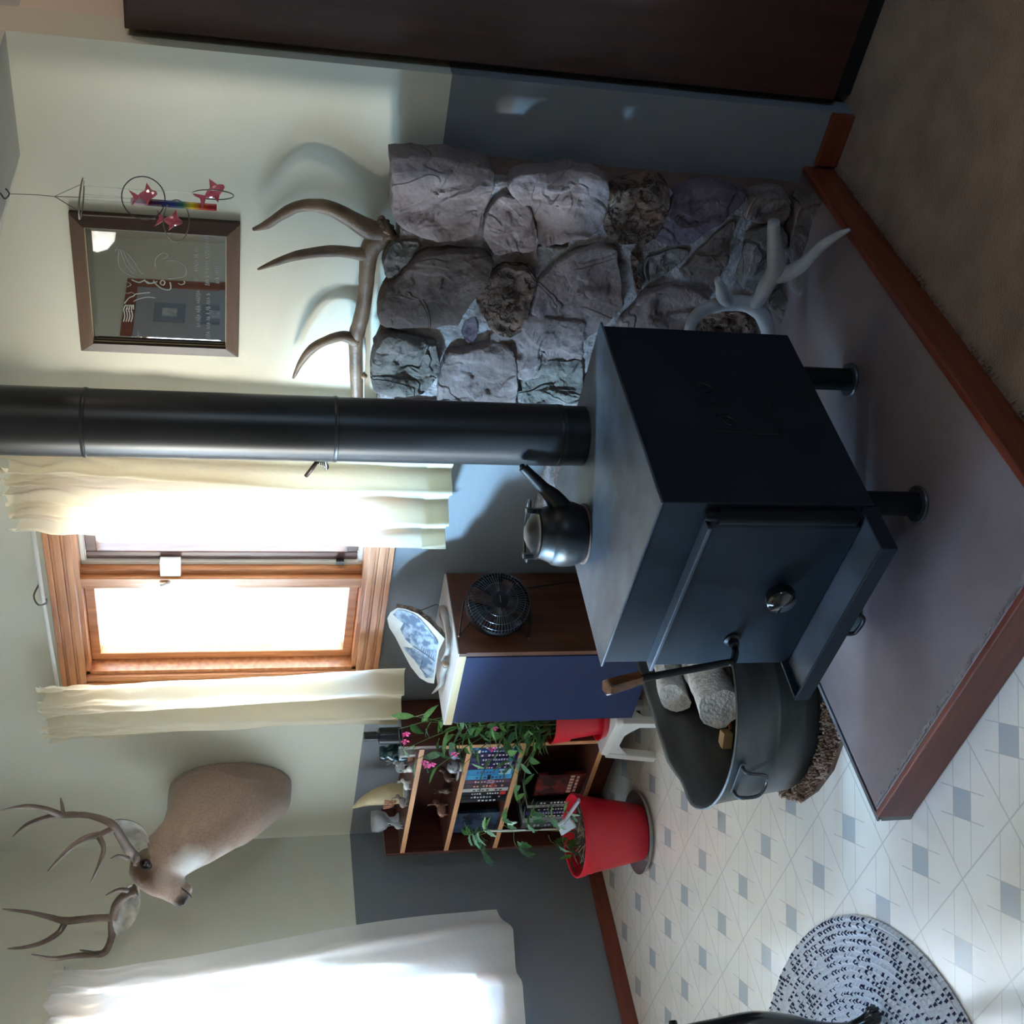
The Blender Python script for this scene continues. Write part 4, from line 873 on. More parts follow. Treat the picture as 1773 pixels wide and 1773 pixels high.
for ti, tp in enumerate(tips):
    base = Vector((rnd.uniform(-.05, .05), rnd.uniform(-.05, .05), PH-.03)); tip = Vector(tp); pass
    mid = base.lerp(tip, .5)+Vector((rnd.uniform(-.02, .02), rnd.uniform(-.02, .02), .05)); c = crv([base, mid, tip], 8); stems.tube(c, lerps([.0032, .0022, .0012], len(c)), 6)
    nl = 8
    for k in range(nl):
        p = c[min(len(c)-1, 4+int((len(c)-5)*k/(nl-1)))]; a = k*2.4+ti; dv = Vector((math.cos(a), min(.1, math.sin(a)), rnd.uniform(-.35, .75)))
        li = 0 if rnd.random() < .68 else 1; Ls = rnd.uniform(.05, .095)
        Mx = orient(p, dv, Ls, rnd.uniform(-.5, .5))
        if first[li]: lf[li].matrix_local = Mx; first[li] = False
        else: place(lf[li], fp, Mx)
for k in range(70):                                # dense skirt of leaves round the pot
    a = rnd.uniform(0, 2*PI); r = rnd.uniform(.02, .085); z = rnd.uniform(PH, PH+.17); p = Vector((r*math.cos(a), r*math.sin(a), z))
    place(lf[0 if rnd.random() < .8 else 1], fp, orient(p, (math.cos(a), math.sin(a), rnd.uniform(-.1, 1.2)), rnd.uniform(.05, .085), rnd.uniform(-.6, .6)))
    if k < 26: stems.tube([(r*.5*math.cos(a), r*.5*math.sin(a), PH-.03), (p.x, p.y, p.z)], .0016, 5)
for q_ in ((-.19, -.10, .30), (-.17, -.13, .24)): stems.tube(crv([(-.07, -.04, PH), (-.12, -.09, PH+.07), q_], 6), .0013, 5)
stems.build('stem', M_stem, fp, smooth=True, kind='stuff')
iv = FR[fp.name].inverted()
for (px, py, n_) in [(703, 1270, 5), (701, 1283, 4), (740, 1325, 5), (748, 1323, 5), (787, 1305, 5), (735, 1319, 4), (855, 1260, 5), (852, 1296, 4)]:
    p = iv @ at_y(px, py, PCY-.07); t = None; m = MB()
    for k in range(n_):
        a = 2*PI*k/n_; m.add([(p.x, p.y, p.z), (p.x+.013*math.cos(a-.5), p.y-.002, p.z+.013*math.sin(a-.5)), (p.x+.017*math.cos(a), p.y-.005, p.z+.017*math.sin(a)), (p.x+.013*math.cos(a+.5), p.y-.002, p.z+.013*math.sin(a+.5))], [(0, 1, 2, 3)])
    m.build('flower', M_pink, fp)

# ================================================================ red pot with staked seedling
RC = Vector((-3.83, 2.32))
rp = thing('seedling_pot', 'tall red pot with a staked tomato seedling standing on the vinyl floor', 'potted plant', (RC.x, RC.y, .0))
MB().lathe([(0, .001), (.135, .001), (.152, .012), (.158, .024), (.155, .025), (.148, .013), (.132, .004), (0, .004)], 48, cap=False).build('clear_saucer', glassy('clear_saucer', (.5, .5, .52, 1), .08, .25), rp, smooth=True, angle=40)
RH = .275
MB().lathe([(0, .006), (.100, .006), (.106, .010), (.148, RH-.03), (.152, RH-.03), (.157, RH-.004), (.155, RH), (.150, RH-.002), (.144, RH-.06), (0, RH-.06)], 56, cap=False).build('pot', M_red, rp, smooth=True, angle=40)
m = MB()
vs = []; N_ = 26
for i in range(N_):
    for j in range(9):
        r = .144*j/8; a = 2*PI*i/N_; vs.append((r*math.cos(a), r*math.sin(a), RH-.045+.012*noise.noise(Vector((r*math.cos(a)*30, r*math.sin(a)*30, 0)))))
m.add(vs, [(i*9+j, ((i+1) % N_)*9+j, ((i+1) % N_)*9+j+1, i*9+j+1) for i in range(N_) for j in range(8)]); m.build('soil', M_soil, rp)
m = MB()
for i in range(26): a = rnd.uniform(0, 2*PI); r = rnd.uniform(0, .12); L_ = rnd.uniform(.02, .05); b = rnd.uniform(0, 2*PI); m.tube([(r*math.cos(a), r*math.sin(a), RH-.036), (r*math.cos(a)+L_*math.cos(b), r*math.sin(a)+L_*math.sin(b), RH-.034+rnd.uniform(0, .014))], .0016, 4)
m.build('mulch', mat('straw', sRGB(150, 134, 110), rough=.8), rp, kind='stuff')
iv = FR[rp.name].inverted()
q = lambda px, py, y=2.31: iv @ at_y(px, py, y)
MB().tube([q(1000, 1434), q(920, 1437), q(840, 1439)], .0035, 8).build('stake', mat('white_stake', sRGB(220, 222, 220), rough=.5), rp, smooth=True)
m = MB(); m.tube(crv([q(1000, 1441), q(930, 1436), q(880, 1440), q(838, 1438)], 6), [.003]*19, 6)
tom = leaf_mesh('leaf', M_leaf2, rp, Wd=.5, curl=.35, serr=1); tom2 = leaf_mesh('leaf', M_leaf, rp, Wd=.5, curl=.3, serr=1); ft = True; ft2 = True
for (px, py, dx, dz, n_) in [(840, 1438, -.05, .05, 5), (838, 1440, .03, .07, 6), (850, 1436, .08, .045, 6), (842, 1442, -.08, .03, 6), (838, 1455, -.07, -.005, 5), (884, 1436, .06, .04, 5), (890, 1441, -.06, -.03, 6), (925, 1434, .07, .02, 6), (930, 1440, .04, .05, 4), (950, 1446, -.06, -.05, 5), (975, 1446, -.06, -.03, 5), (968, 1420, .05, .05, 4), (985, 1408, .05, .03, 4), (1000, 1470, -.02, .03, 3)]:
    s0 = q(px, py); tipv = s0+Vector((dx, rnd.uniform(-.05, .03), dz)); mid = (s0+tipv)/2+Vector((0, 0, .012)); m.tube(crv([s0, mid, tipv], 5), .0013, 5)
    for k in range(n_):
        p = s0.lerp(tipv, .45+.55*k/max(1, n_-1)); sgn = 1 if k % 2 else -1; dv = (tipv-s0).normalized()*.8+Vector((0, sgn*.5, -.35+rnd.uniform(-.2, .2)))+Vector((sgn*.3, 0, sgn*.25))
        Mx = orient(p, dv, rnd.uniform(.042, .068), rnd.uniform(-.8, .8))
        if k % 2 == 0:
            if ft: tom.matrix_local = Mx; ft = False
            else: place(tom, rp, Mx)
        else:
            if ft2: tom2.matrix_local = Mx; ft2 = False
            else: place(tom2, rp, Mx)
m.build('stem', M_stem, rp, smooth=True)
m = MB(); a, b, c_, d = q(965, 1431, 2.26), q(985, 1418, 2.26), q(998, 1432, 2.26), q(972, 1448, 2.26)
m.add([a, b, c_, d, a+Vector((0, .012, 0)), b+Vector((.004, .012, 0)), c_+Vector((0, .012, 0)), d+Vector((0, .012, 0))], [(0, 1, 2, 3), (7, 6, 5, 4), (0, 4, 5, 1), (1, 5, 6, 2), (2, 6, 7, 3), (3, 7, 4, 0)]); m.build('plant_tag', mat('pale_tag', sRGB(200, 214, 222), rough=.3), rp, bevel=.002, label='pale plastic plant tag')
m = MB(); m.tube(crv([q(975, 1425, 2.27), q(990, 1404, 2.25), q(1003, 1385, 2.24)], 5), .010, 8, flat=.4); m.build('plastic_bag_tie', mat('clear_bag', sRGB(200, 196, 206), rough=.25, trans=.3), rp, smooth=True)

# ================================================================ galvanised tub, mat, logs
M_zinc = mat('dull_zinc', sRGB(98, 98, 96), sRGB(72, 72, 70), rough=.45, metal=.55, scale=4, stretch=(1, 1, 3), bump=.08, bscale=12, dist=.004, detail=8)
TB = thing('wash_tub', 'old oval galvanised wash tub holding firewood beside the hearth', 'tub', (-2.505, 2.13, .022))
def stad(r, L0, z, n=20, dent=0):
    out = []
    for i in range(n+1): a = PI+PI*i/n; out.append((r*math.cos(a), -L0+r*math.sin(a), z))
    for i in range(n+1): a = PI*i/n; out.append((r*math.cos(a), L0+r*math.sin(a), z))
    if dent:
        o2 = []
        for x_, y_, z_ in out:
            g = math.exp(-((x_+.28)**2+(y_+.30)**2)/.006); o2.append((x_+g*.02, y_, z_-g*.012))
        out = o2
    return out
TL = .205; zr = .258
prof = [(.250, .0), (.254, .010), (.258, .014), (.262, .05), (.272, .12), (.277, .125), (.279, .135), (.276, .145), (.283, .20), (.293, zr-.004), (.299, zr-.002), (.301, zr+.002), (.297, zr+.005), (.291, zr+.002), (.288, zr-.006), (.277, .20), (.266, .12), (.254, .05), (.247, .012)]
m = MB(); m.ring_loft([stad(r, TL, z, 22, 1) for r, z in prof]); m.build('shell', M_zinc, TB, smooth=True, angle=50)
hd_ = MB(); hd_.tube(crv([(-.045, -TL-.296, zr-.028), (-.045, -TL-.318, zr-.035), (-.038, -TL-.322, zr-.085), (.0, -TL-.316, zr-.10), (.038, -TL-.322, zr-.085), (.045, -TL-.318, zr-.035), (.045, -TL-.296, zr-.028)], 6), .005, 8)
ang = math.radians(8); Rh = Matrix.Translation((0, -TL, 0)) @ Matrix.Rotation(ang, 4, 'Z') @ Matrix.Translation((0, TL, 0))
hd_.v = [Rh @ v for v in hd_.v]; hh_ = hd_.build('handle', mat('zinc_handle', sRGB(90, 92, 94), rough=.35, metal=.8), TB, smooth=True)
m = MB(); m.box((0, -TL-.292, zr-.03), (.11, .006, .018)); m.v = [Rh @ v for v in m.v]; m.build('handle_ear', M_zinc, TB, bevel=.002)
M_bark = mat('birch_bark', sRGB(236, 232, 228), sRGB(190, 184, 180), rough=.8, scale=10, stretch=(3, 3, 3), bump=.9, bscale=30, dist=.01, detail=9)
M_split = mat('split_wood', sRGB(206, 196, 186), sRGB(160, 140, 124), rough=.8, scale=7, stretch=(1, 6, 1), bump=.5, bscale=30)
def log(a, b, r, lab, mt=None, half=False, cat='firewood log'):
    a, b = Vector(a), Vector(b); t = thing('firewood_log', lab, cat, tuple(a), 0, None); iv2 = FR[t.name].inverted()
    dv = (b-a); n = 14; m = MB(); u = dv.orthogonal().normalized(); w_ = dv.normalized().cross(u)
    rings = []; sg = 18; sd = random.random()*99
    for i in range(n+1):
        p = a+dv*i/n; rg = []
        for j in range(sg):
            an = 2*PI*j/sg; rr = r*(1+.16*noise.noise(Vector((math.cos(an)*1.5, math.sin(an)*1.5, i*.35+sd)))+.05*noise.noise(Vector((math.cos(an)*6, math.sin(an)*6, i*1.3+sd))))
            if half and math.sin(an) > .2: rr *= .2/math.sin(an)*1.0+.15
            rg.append(p+u*math.cos(an)*rr+w_*math.sin(an)*rr)
        rings.append(rg)
    m.ring_loft([rings[0]]+rings[1:-1]+[rings[-1]]); m.build('log', mt or M_bark, t, world=True, smooth=True, angle=60)
    return t
tx = lambda px, py, z: at_z(px, py, z)
log(tx(1176, 1205, .22), tx(1150, 1080, .16), .062, 'pale log lying highest in the tub against the far side', half=True)
log(tx(1248, 1228, .165), tx(1188, 1080, .10), .064, 'peeling white log across the middle of the tub')
log(tx(1225, 1248, .085), tx(1262, 1120, .075), .050, 'grey shaggy-barked log low in the tub', mt=mat('shaggy_bark', sRGB(120, 110, 108), sRGB(176, 170, 170), rough=.9, scale=16, bump=1, bscale=40, dist=.02))
log((-2.62, 2.10, .075), (-2.40, 2.42, .08), .052, 'dark log at the back of the tub', mt=mat('dark_bark', sRGB(84, 72, 66), sRGB(60, 50, 46), rough=.9, scale=16, bump=1, bscale=40, dist=.02))
log((-2.36, 1.98, .085), (-2.45, 2.40, .09), .055, 'brown log along the hearth side of the tub', mt=MATS['dark_bark'])
t = thing('kindling_block', 'small sawn yellow block near the rim in the tub', 'kindling', tuple(tx(1258, 1276, .10)))
m = MB(); m.box((-.01, 0, .0), (.05, .035, .03), rz=.5); m.build('block', mat('fresh_wood', sRGB(190, 156, 112), sRGB(170, 136, 96), rough=.7, scale=20), t, bevel=.002)
t = thing('kindling_chip', 'thin orange bark chip beside the kindling block in the tub', 'kindling', tuple(tx(1263, 1250, .07)))
m = MB(); m.box((0, 0, .0), (.045, .012, .008), rz=1.1); m.build('chip', mat('orange_chip', sRGB(176, 100, 66), rough=.7), t, bevel=.002)
# shaggy mat
mt_ = thing('shaggy_mat', 'brown shaggy round-ended mat under the wash tub', 'mat', (-2.50, 2.05, 0))
prm = [(-2.80, 2.50), (-2.82, 2.1), (-2.79, 1.85), (-2.707, 1.735), (-2.623, 1.655), (-2.527, 1.625), (-2.416, 1.615), (-2.30, 1.64), (-2.235, 1.70), (-2.205, 1.80), (-2.2, 2.1), (-2.2, 2.5)]
MB().prism([(x, y) for x, y in prm], .0, .010).build('backing', mat('mat_backing', sRGB(104, 80, 66), rough=.95), mt_, world=True)
m = MB(); rr = random.Random(3)
def inside(x, y):
    c = False; j = len(prm)-1
    for i in range(len(prm)):
        if (prm[i][1] > y) != (prm[j][1] > y) and x < (prm[j][0]-prm[i][0])*(y-prm[i][1])/(prm[j][1]-prm[i][1])+prm[i][0]: c = not c
        j = i
    return c
cnt = 0
while cnt < 4200:
    x = rr.uniform(-2.83, -2.19); y = rr.uniform(1.6, 2.5)
    if not inside(x, y) or (y > 1.98 and rr.random() < .8): continue
    dx, dy = rr.uniform(-.010, .010), rr.uniform(-.012, .008); h = rr.uniform(.014, .026); b = rr.uniform(.004, .007)
    m.add([(x-b, y, .008), (x+b, y, .008), (x, y+b, .008), (x+dx*.6-b*.7, y+dy*.6, h), (x+dx*.6+b*.7, y+dy*.6, h), (x+dx*.6, y+dy*.6+b*.8, h), (x+dx*1.3, y+dy*1.3, h*.7)], [(0, 1, 4, 3), (1, 2, 5, 4), (2, 0, 3, 5), (3, 4, 6), (4, 5, 6), (5, 3, 6)]); cnt += 1
m.build('pile', mat('brown_shag', sRGB(126, 96, 80), sRGB(166, 138, 120), rough=.9, scale=18), mt_, world=True, kind='stuff')

# ================================================================ braided rug and table leg
rg = thing('oval_rug', 'white and navy crocheted oval rug at the left on the vinyl', 'rug', (-2.95, .83, 0))
RA, RB = .64, .555
MB().prism([(RA*.985*math.cos(2*PI*i/64), RB*.985*math.sin(2*PI*i/64)) for i in range(64)], 0, .006).build('backing', mat('rug_backing', sRGB(190, 192, 200), rough=.9), rg)
m = MB(); mn = MB(); NR = 30
for k in range(NR):
    f = 1-k/NR*.93; a_, b_2 = RA*f, RB*f; per = 2*PI*math.sqrt((a_*a_+b_2*b_2)/2); n = max(10, int(per/.0175)); off = k*.5
    for i in range(n):
        t0 = 2*PI*(i+off)/n; wob = 1+(.006*math.sin(7*t0+k)+.004*rr.uniform(-1, 1))*min(1, k/2); x, y = a_*wob*math.cos(t0), b_2*wob*math.sin(t0)
        if y < -.15 and k > 3: continue
        tx_, ty_ = -a_*math.sin(t0), b_2*math.cos(t0); l = math.hypot(tx_, ty_); tx_ /= l; ty_ /= l; nx_, ny_ = ty_, -tx_
        def P(u, v, z): return (x+tx_*u+nx_*v, y+ty_*u+ny_*v, z)
        m.add([P(-.012, -.007, .004), P(.008, -.010, .004), P(.012, .007, .004), P(-.008, .010, .004), P(-.005, 0, .0125), P(.005, 0, .0125)], [(0, 1, 5, 4), (1, 2, 5), (2, 3, 4, 5), (3, 0, 4)])
        if rr.random() < .66:
            u = .0105; w9 = rr.uniform(.8, 1.4); u += rr.uniform(-.004, .004); mn.add([P(u-.004*w9, -.0045*w9, .008), P(u+.004*w9, -.005*w9, .008), P(u+.004*w9, .0045*w9, .008), P(u-.004*w9, .005*w9, .008), P(u, rr.uniform(-.003, .003), .0155)], [(0, 1, 4), (1, 2, 4), (2, 3, 4), (3, 0, 4)])
m.build('white_stitches', mat('white_yarn', sRGB(212, 214, 220), rough=.9), rg, kind='stuff')
mn.build('navy_stitches', mat('navy_yarn', sRGB(40, 44, 76), rough=.9), rg, kind='stuff')
tb = thing('side_table', 'black table with carved cabriole legs standing on the oval rug', 'table', (-2.70, 1.06, .014), 0)
iv = FR[tb.name].inverted(); M_ebo = mat('black_lacquer', sRGB(20, 16, 16), rough=.25, coat=.5)
L0 = at_z(1524, 1762, .014); 
def cab(o, dx, dy):
    m = MB(); o = Vector(o); D = Vector((dx, dy, 0)).normalized()
    c = crv([o+D*.004+Vector((0, 0, .018)), o-D*.010+Vector((0, 0, .045)), o-D*.022+Vector((0, 0, .085)), o-D*.016+Vector((0, 0, .16)), o+D*.004+Vector((0, 0, .24)), o+D*.014+Vector((0, 0, .33)), o+D*.002+Vector((0, 0, .42)), o-D*.01+Vector((0, 0, .50))], 6)
    m.tube(c, lerps([.022, .017, .015, .019, .024, .030, .032, .034], len(c)), 12); m.ball(tuple(o+D*.004+Vector((0, 0, .015))), .020, 12, sc=(1, 1, .75)); 
    for s_ in (-.5, 0, .5):
        dd = Matrix.Rotation(s_*1.3, 3, 'Z') @ D; m.tube([o+D*.002+Vector((0, 0, .036)), o+dd*.020+Vector((0, 0, .028)), o+dd*.027+Vector((0, 0, .008))], [.007, .007, .004], 8)
    return m
lo = iv @ L0
for (ox, oy, dx, dy) in ((lo.x, lo.y, 1, .6), (lo.x-.42, lo.y, -1, .6), (lo.x-.42, lo.y-.36, -1, -.6), (lo.x, lo.y-.36, 1, -.6)): cab((ox, oy, 0), dx, dy).build('leg', M_ebo, tb, smooth=True)
m = MB(); m.bx((lo.x-.42, lo.y-.36, .46), (lo.x, lo.y, .52)); m.build('apron', M_ebo, tb, bevel=.004)
m = MB(); m.bx((lo.x-.45, lo.y-.39, .521), (lo.x+.03, lo.y+.03, .543)); m.build('tabletop', M_ebo, tb, bevel=.006)
# ================================================================ curtains
def curtain(name, lab, top, bot, ztop, zbot, axis, off, fold=7, seed=1, mt=None, grp=None, hemw=.075, amp=.028, toff=.0):
    """top/bot = (start, end) along the wall; axis 'x' on the back wall, 'y' on the left wall."""
    a0 = (top[0]+top[1])/2
    loc = (a0, YW-off, zbot(0)) if axis == 'x' else (XL+off, a0, zbot(0))
    t = thing(name, lab, 'curtain', loc, 0, grp)
    NU, NV = 150, 70; rs = random.Random(seed); ph = [rs.uniform(0, 6) for _ in range(6)]
    def P(u, v, ex_=0):
        s = v*v*(3-2*v)
        al = (top[0]+(top[1]-top[0])*u)*(1-s)+(bot[0]+(bot[1]-bot[0])*u)*s
        z = ztop+(zbot(u)-ztop)*v
        g = math.exp(-v*9)                                    # gathers at the rod
        d = amp*(.35+.65*min(1, v*3))*math.sin(2*PI*fold*.5*(u+.04*math.sin(3*v+ph[0]))+ph[1]+.8*v)+amp*.45*math.sin(2*PI*fold*(u+.03*math.sin(4*v+ph[2]))+ph[3])*(1-.5*v)
        d += g*.014*math.sin(2*PI*fold*2.6*u+ph[4]+5*math.sin(v*40+u*7)*.35)+g*.010*noise.noise(Vector((u*30, v*60, seed)))
        d += .006*noise.noise(Vector((u*9, v*7, seed+3)))
        z += g*.016*math.sin(2*PI*fold*1.3*u+ph[5])+ex_*0
        al += .006*noise.noise(Vector((u*6, v*9, seed+8)))*v
        return (al, YW-off-d-ex_, z) if axis == 'x' else (XL+off+d+ex_, al, z)
    vs = [P(i/NU, k/NV) for i in range(NU+1) for k in range(NV+1)]
    m = MB().add(vs, [(i*(NV+1)+k, (i+1)*(NV+1)+k, (i+1)*(NV+1)+k+1, i*(NV+1)+k+1) for i in range(NU) for k in range(NV)])
    m.build('fabric', mt or M_cream, t, world=True, smooth=True)
    hv = 1-hemw/(ztop-zbot(0)); vs = [P(i/NU, hv+(1-hv)*k/4, .0025) for i in range(NU+1) for k in range(5)]
    m = MB().add(vs, [(i*5+k, (i+1)*5+k, (i+1)*5+k+1, i*5+k+1) for i in range(NU) for k in range(4)])
    m.build('hem', mt or M_cream, t, world=True, smooth=True)
    return t
curtain('curtain', 'cream cotton curtain right of the back window, half behind the stovepipe', (-2.17, -2.53), (-2.20, -2.585), 2.165, lambda u: .915-.02*u, 'x', .10, 6, 4, grp=None, amp=.024)
curtain('curtain', 'cream cotton curtain left of the back window, above the bookcase', (-3.245, -3.56), (-3.19, -3.535), 2.165, lambda u: .955-.01*u, 'x', .10, 5, 9, amp=.024)
M_curt2 = cloth('white_curtain_cotton', sRGB(240, 238, 236), .5)
curtain('curtain', 'long white curtain glowing over the left wall window', (2.17, 1.45), (2.30, 1.40), 2.165, lambda u: .50-.04*min(1, u*8), 'y', .10, 8, 12, mt=M_curt2)
M_rod = mat('white_rod', sRGB(226, 226, 222), rough=.3)
cr1 = thing('curtain_rod', 'thin white sash rod over the back window', 'curtain rod', (-2.86, YW-.08, 2.12))
MB().tube([(-3.60, YW-.055, 2.112), (-2.86, YW-.055, 2.124), (-2.13, YW-.055, 2.124)], .0065, 10).build('rod', M_rod, cr1, world=True, smooth=True)
m = MB()
for x in (-3.60, -2.13): m.tube([(x, YW-.055, 2.118), (x, YW, 2.118)], .005, 8)
m.build('return', M_rod, cr1, world=True)
m = MB(); m.tube(crv([(-2.87, YW-.0, 2.14), (-2.87, YW-.05, 2.15), (-2.87, YW-.088, 2.132), (-2.87, YW-.08, 2.110), (-2.868, YW-.065, 2.112)], 5), .003, 6); m.build('hook', mat('grey_hook', sRGB(120, 118, 112), rough=.4, metal=.6), cr1, world=True)
cr2 = thing('curtain_rod', 'white sash rod under the ruffle of the left wall curtain', 'curtain rod', (XL+.085, 1.3, 2.12))
MB().tube([(XL+.06, -.8, 2.124), (XL+.06, 2.20, 2.124)], .0065, 10).build('rod', M_rod, cr2, world=True, smooth=True)
m = MB()
for y in (-.8, 2.20): m.tube([(XL, y, 2.124), (XL+.06, y, 2.124)], .005, 8)
m.build('return', M_rod, cr2, world=True)
tag(MB().tube([at_y(700, 1243, 2.60), at_y(722, 1240, 2.56), at_y(745, 1233, 2.50)], .0012, 5).build('support_string', mat('jute', sRGB(160, 150, 130), rough=.9)), 'thin pale string between the left curtain hem and the flowering plant', 'string')

# ================================================================ deer shoulder mount
base = at_y(398, 1358, YW-.002)
dm = thing('deer_head_mount', 'mule deer shoulder mount with large antlers on the back wall', 'deer mount', tuple(base))
def ringat(c, n, rw, rh, sg=28, egg=0, up=Vector((0, 0, 1))):
    n = n.normalized(); u = n.cross(up).normalized(); w_ = u.cross(n).normalized()
    return [c+u*math.cos(2*PI*j/sg)*rw*(1-egg*math.sin(2*PI*j/sg))+w_*math.sin(2*PI*j/sg)*rh for j in range(sg)]
FWD = lambda y: y-.25*(2.60-y) if y < 2.60 else y
D_ = lambda px, py, y: at_y(px, py, FWD(y))
body = [(Vector((-4.015, YW-.002, 1.545)), .165, .235), (Vector((-4.015, 2.64, 1.55)), .178, .232), (D_(372, 1402, 2.57), .155, .195), (D_(350, 1430, 2.51), .118, .152), (D_(325, 1455, 2.455), .095, .122), (D_(297, 1474, 2.42), .083, .102), (D_(268, 1486, 2.41), .070, .080)]
m = MB(); cs = [b[0] for b in body]
rings = []
for i, (c, rw, rh) in enumerate(body):
    n = Vector((0, -1, 0)) if i < 2 else (cs[min(i+1, len(cs)-1)]-cs[i-1]); rings.append(ringat(c, n, rw, rh))
m.ring_loft(rings)
N_ = lambda px, py, y: at_y(px, py, y)
head = [(N_(238, 1482, 2.385), .034, .034), (N_(246, 1490, 2.368), .066, .062), (N_(257, 1500, 2.348), .080, .074), (N_(271, 1512, 2.325), .078, .074), (N_(286, 1524, 2.300), .060, .068), (N_(299, 1536, 2.278), .046, .054), (N_(308, 1548, 2.260), .037, .040), (N_(317, 1556, 2.246), .033, .034), (N_(323, 1561, 2.236), .017, .019)]
hc = [h[0] for h in head]
m2r = [ringat(c, hc[min(i+1, len(hc)-1)]-hc[max(i-1, 0)], rw, rh) for i, (c, rw, rh) in enumerate(head)]
m.ring_loft(m2r)
haxis = (hc[-1]-hc[1]).normalized(); hu = haxis.cross(Vector((0, 0, 1))).normalized(); hw_ = hu.cross(haxis).normalized()
if hu.x < 0: hu = -hu                               # hu points to the viewer's right side of the head
# brow ridges, cheeks, chin
for s in (1, -1):
    m.ball(hc[3]+hu*.050*s+hw_*.036-haxis*.012, .026, 14, sc=(1, 1, 1)); m.ball(hc[3]+hu*.036*s-hw_*.030, .040, 14)
    m.ball(hc[7]+hu*.018*s+hw_*.010, .020, 12)
m.ball(hc[6]-hw_*.030+haxis*.012, .022, 14); m.ball(hc[5]-hw_*.028, .026, 14)
def deer_mat():
    mm = bpy.data.materials.new('deer_hide'); mm.use_nodes = True; t = mm.node_tree; L = t.links; b = t.nodes['Principled BSDF']; b.inputs['Roughness'].default_value = .85; b.inputs['Sheen Weight'].default_value = .25; b.inputs['Specular IOR Level'].default_value = .15
    g = t.nodes.new('ShaderNodeNewGeometry'); n = t.nodes.new('ShaderNodeTexNoise'); n.inputs['Scale'].default_value = 130; n.inputs['Detail'].default_value = 6; L.new(g.outputs['Position'], n.inputs['Vector'])
    r = t.nodes.new('ShaderNodeValToRGB'); r.color_ramp.elements[0].color = sRGB(148, 124, 110); r.color_ramp.elements[1].color = sRGB(162, 138, 122); r.color_ramp.elements[0].position = .35; r.color_ramp.elements[1].position = .65; L.new(n.outputs[0], r.inputs[0])
    cur = r.outputs[0]
    n3 = t.nodes.new('ShaderNodeTexNoise'); n3.inputs['Scale'].default_value = 14; L.new(g.outputs['Position'], n3.inputs['Vector'])
    def spot(c, rad, col, soft=.5, k=1.0):
        nonlocal cur
        d = t.nodes.new('ShaderNodeVectorMath'); d.operation = 'DISTANCE'; L.new(g.outputs['Position'], d.inputs[0]); d.inputs[1].default_value = tuple(c)
        ad = t.nodes.new('ShaderNodeMath'); ad.operation = 'MULTIPLY_ADD'; L.new(n3.outputs[0], ad.inputs[0]); ad.inputs[1].default_value = rad*.5; L.new(d.outputs['Value'], ad.inputs[2])
        mr = t.nodes.new('ShaderNodeMapRange'); mr.inputs['From Min'].default_value = rad*1.25; mr.inputs['From Max'].default_value = rad*1.25*(1-soft); mr.inputs['To Max'].default_value = k; L.new(ad.outputs[0], mr.inputs['Value'])
        mx = t.nodes.new('ShaderNodeMix'); mx.data_type = 'RGBA'; L.new(mr.outputs[0], mx.inputs[0]); L.new(cur, mx.inputs[6]); mx.inputs[7].default_value = col; cur = mx.outputs[2]
    spot(D_(330, 1500, 2.36), .085, sRGB(232, 228, 224), .6)
    spot(D_(372, 1482, 2.42), .075, sRGB(206, 198, 192), .8, .8); spot(D_(415, 1450, 2.48), .06, sRGB(170, 156, 146), .8, .7)
    spot(at_y(243, 1524, 2.27), .10, sRGB(88, 62, 42), .5, .95)
    spot(hc[4]+hw_*.04, .030, sRGB(150, 118, 88), .7, .8)
    spot(hc[4]+hu*.05-hw_*.01, .055, sRGB(186, 166, 150), .7, .7)
    spot(hc[7]-hw_*.035+haxis*.02, .034, sRGB(226, 224, 222), .5)
    spot(hc[8]+hw_*.010+hu*.012, .046, sRGB(44, 40, 42), .4)
    L.new(cur, b.inputs['Base Color'])
    bp = t.nodes.new('ShaderNodeBump'); bp.inputs['Strength'].default_value = .5; bp.inputs['Distance'].default_value = .004; n2 = t.nodes.new('ShaderNodeTexNoise'); n2.inputs['Scale'].default_value = 220; L.new(g.outputs['Position'], n2.inputs['Vector']); L.new(n2.outputs[0], bp.inputs['Height']); L.new(bp.outputs[0], b.inputs['Normal'])
    return mm
M_hide = deer_mat()
m.build('hide', M_hide, dm, world=True, remesh=.0065)
# eyes, nostrils, mouth line
M_eye = mat('glass_eye', sRGB(14, 10, 8), rough=.05, coat=1)
for s in (1, -1):
    ce = hc[2]+hu*.073*s+hw_*.000-haxis*.006
    MB().ball(ce, .0152, 18).build('eye', M_eye, dm, world=True, smooth=True)
    mm_ = MB(); mm_.tube(crv([ce+haxis*.022+hu*.004*s-hw_*.004, ce+haxis*.004+hu*.010*s+hw_*.016, ce-haxis*.018+hu*.004*s+hw_*.004, ce-haxis*.004+hu*.010*s-hw_*.014], 6, True), .0035, 8, True); mm_.build('eyelid', mat('dark_lid', sRGB(50, 36, 30), rough=.7), dm, world=True, smooth=True)
    MB().ball(hc[7]+hu*.022*s+hw_*.012+haxis*.012, .0085, 12, sc=(1, 1, .8)).build('nostril', M_eye, dm, world=True, smooth=True)
m = MB(); m.tube(crv([hc[8]-hw_*.020+haxis*.004, hc[7]+hu*.024-hw_*.024+haxis*.006, hc[6]+hu*.034-hw_*.022, hc[5]+hu*.042-hw_*.014], 6), .0028, 6); m.build('mouth_line', mat('lip_dark', sRGB(52, 40, 38), rough=.6), dm, world=True)
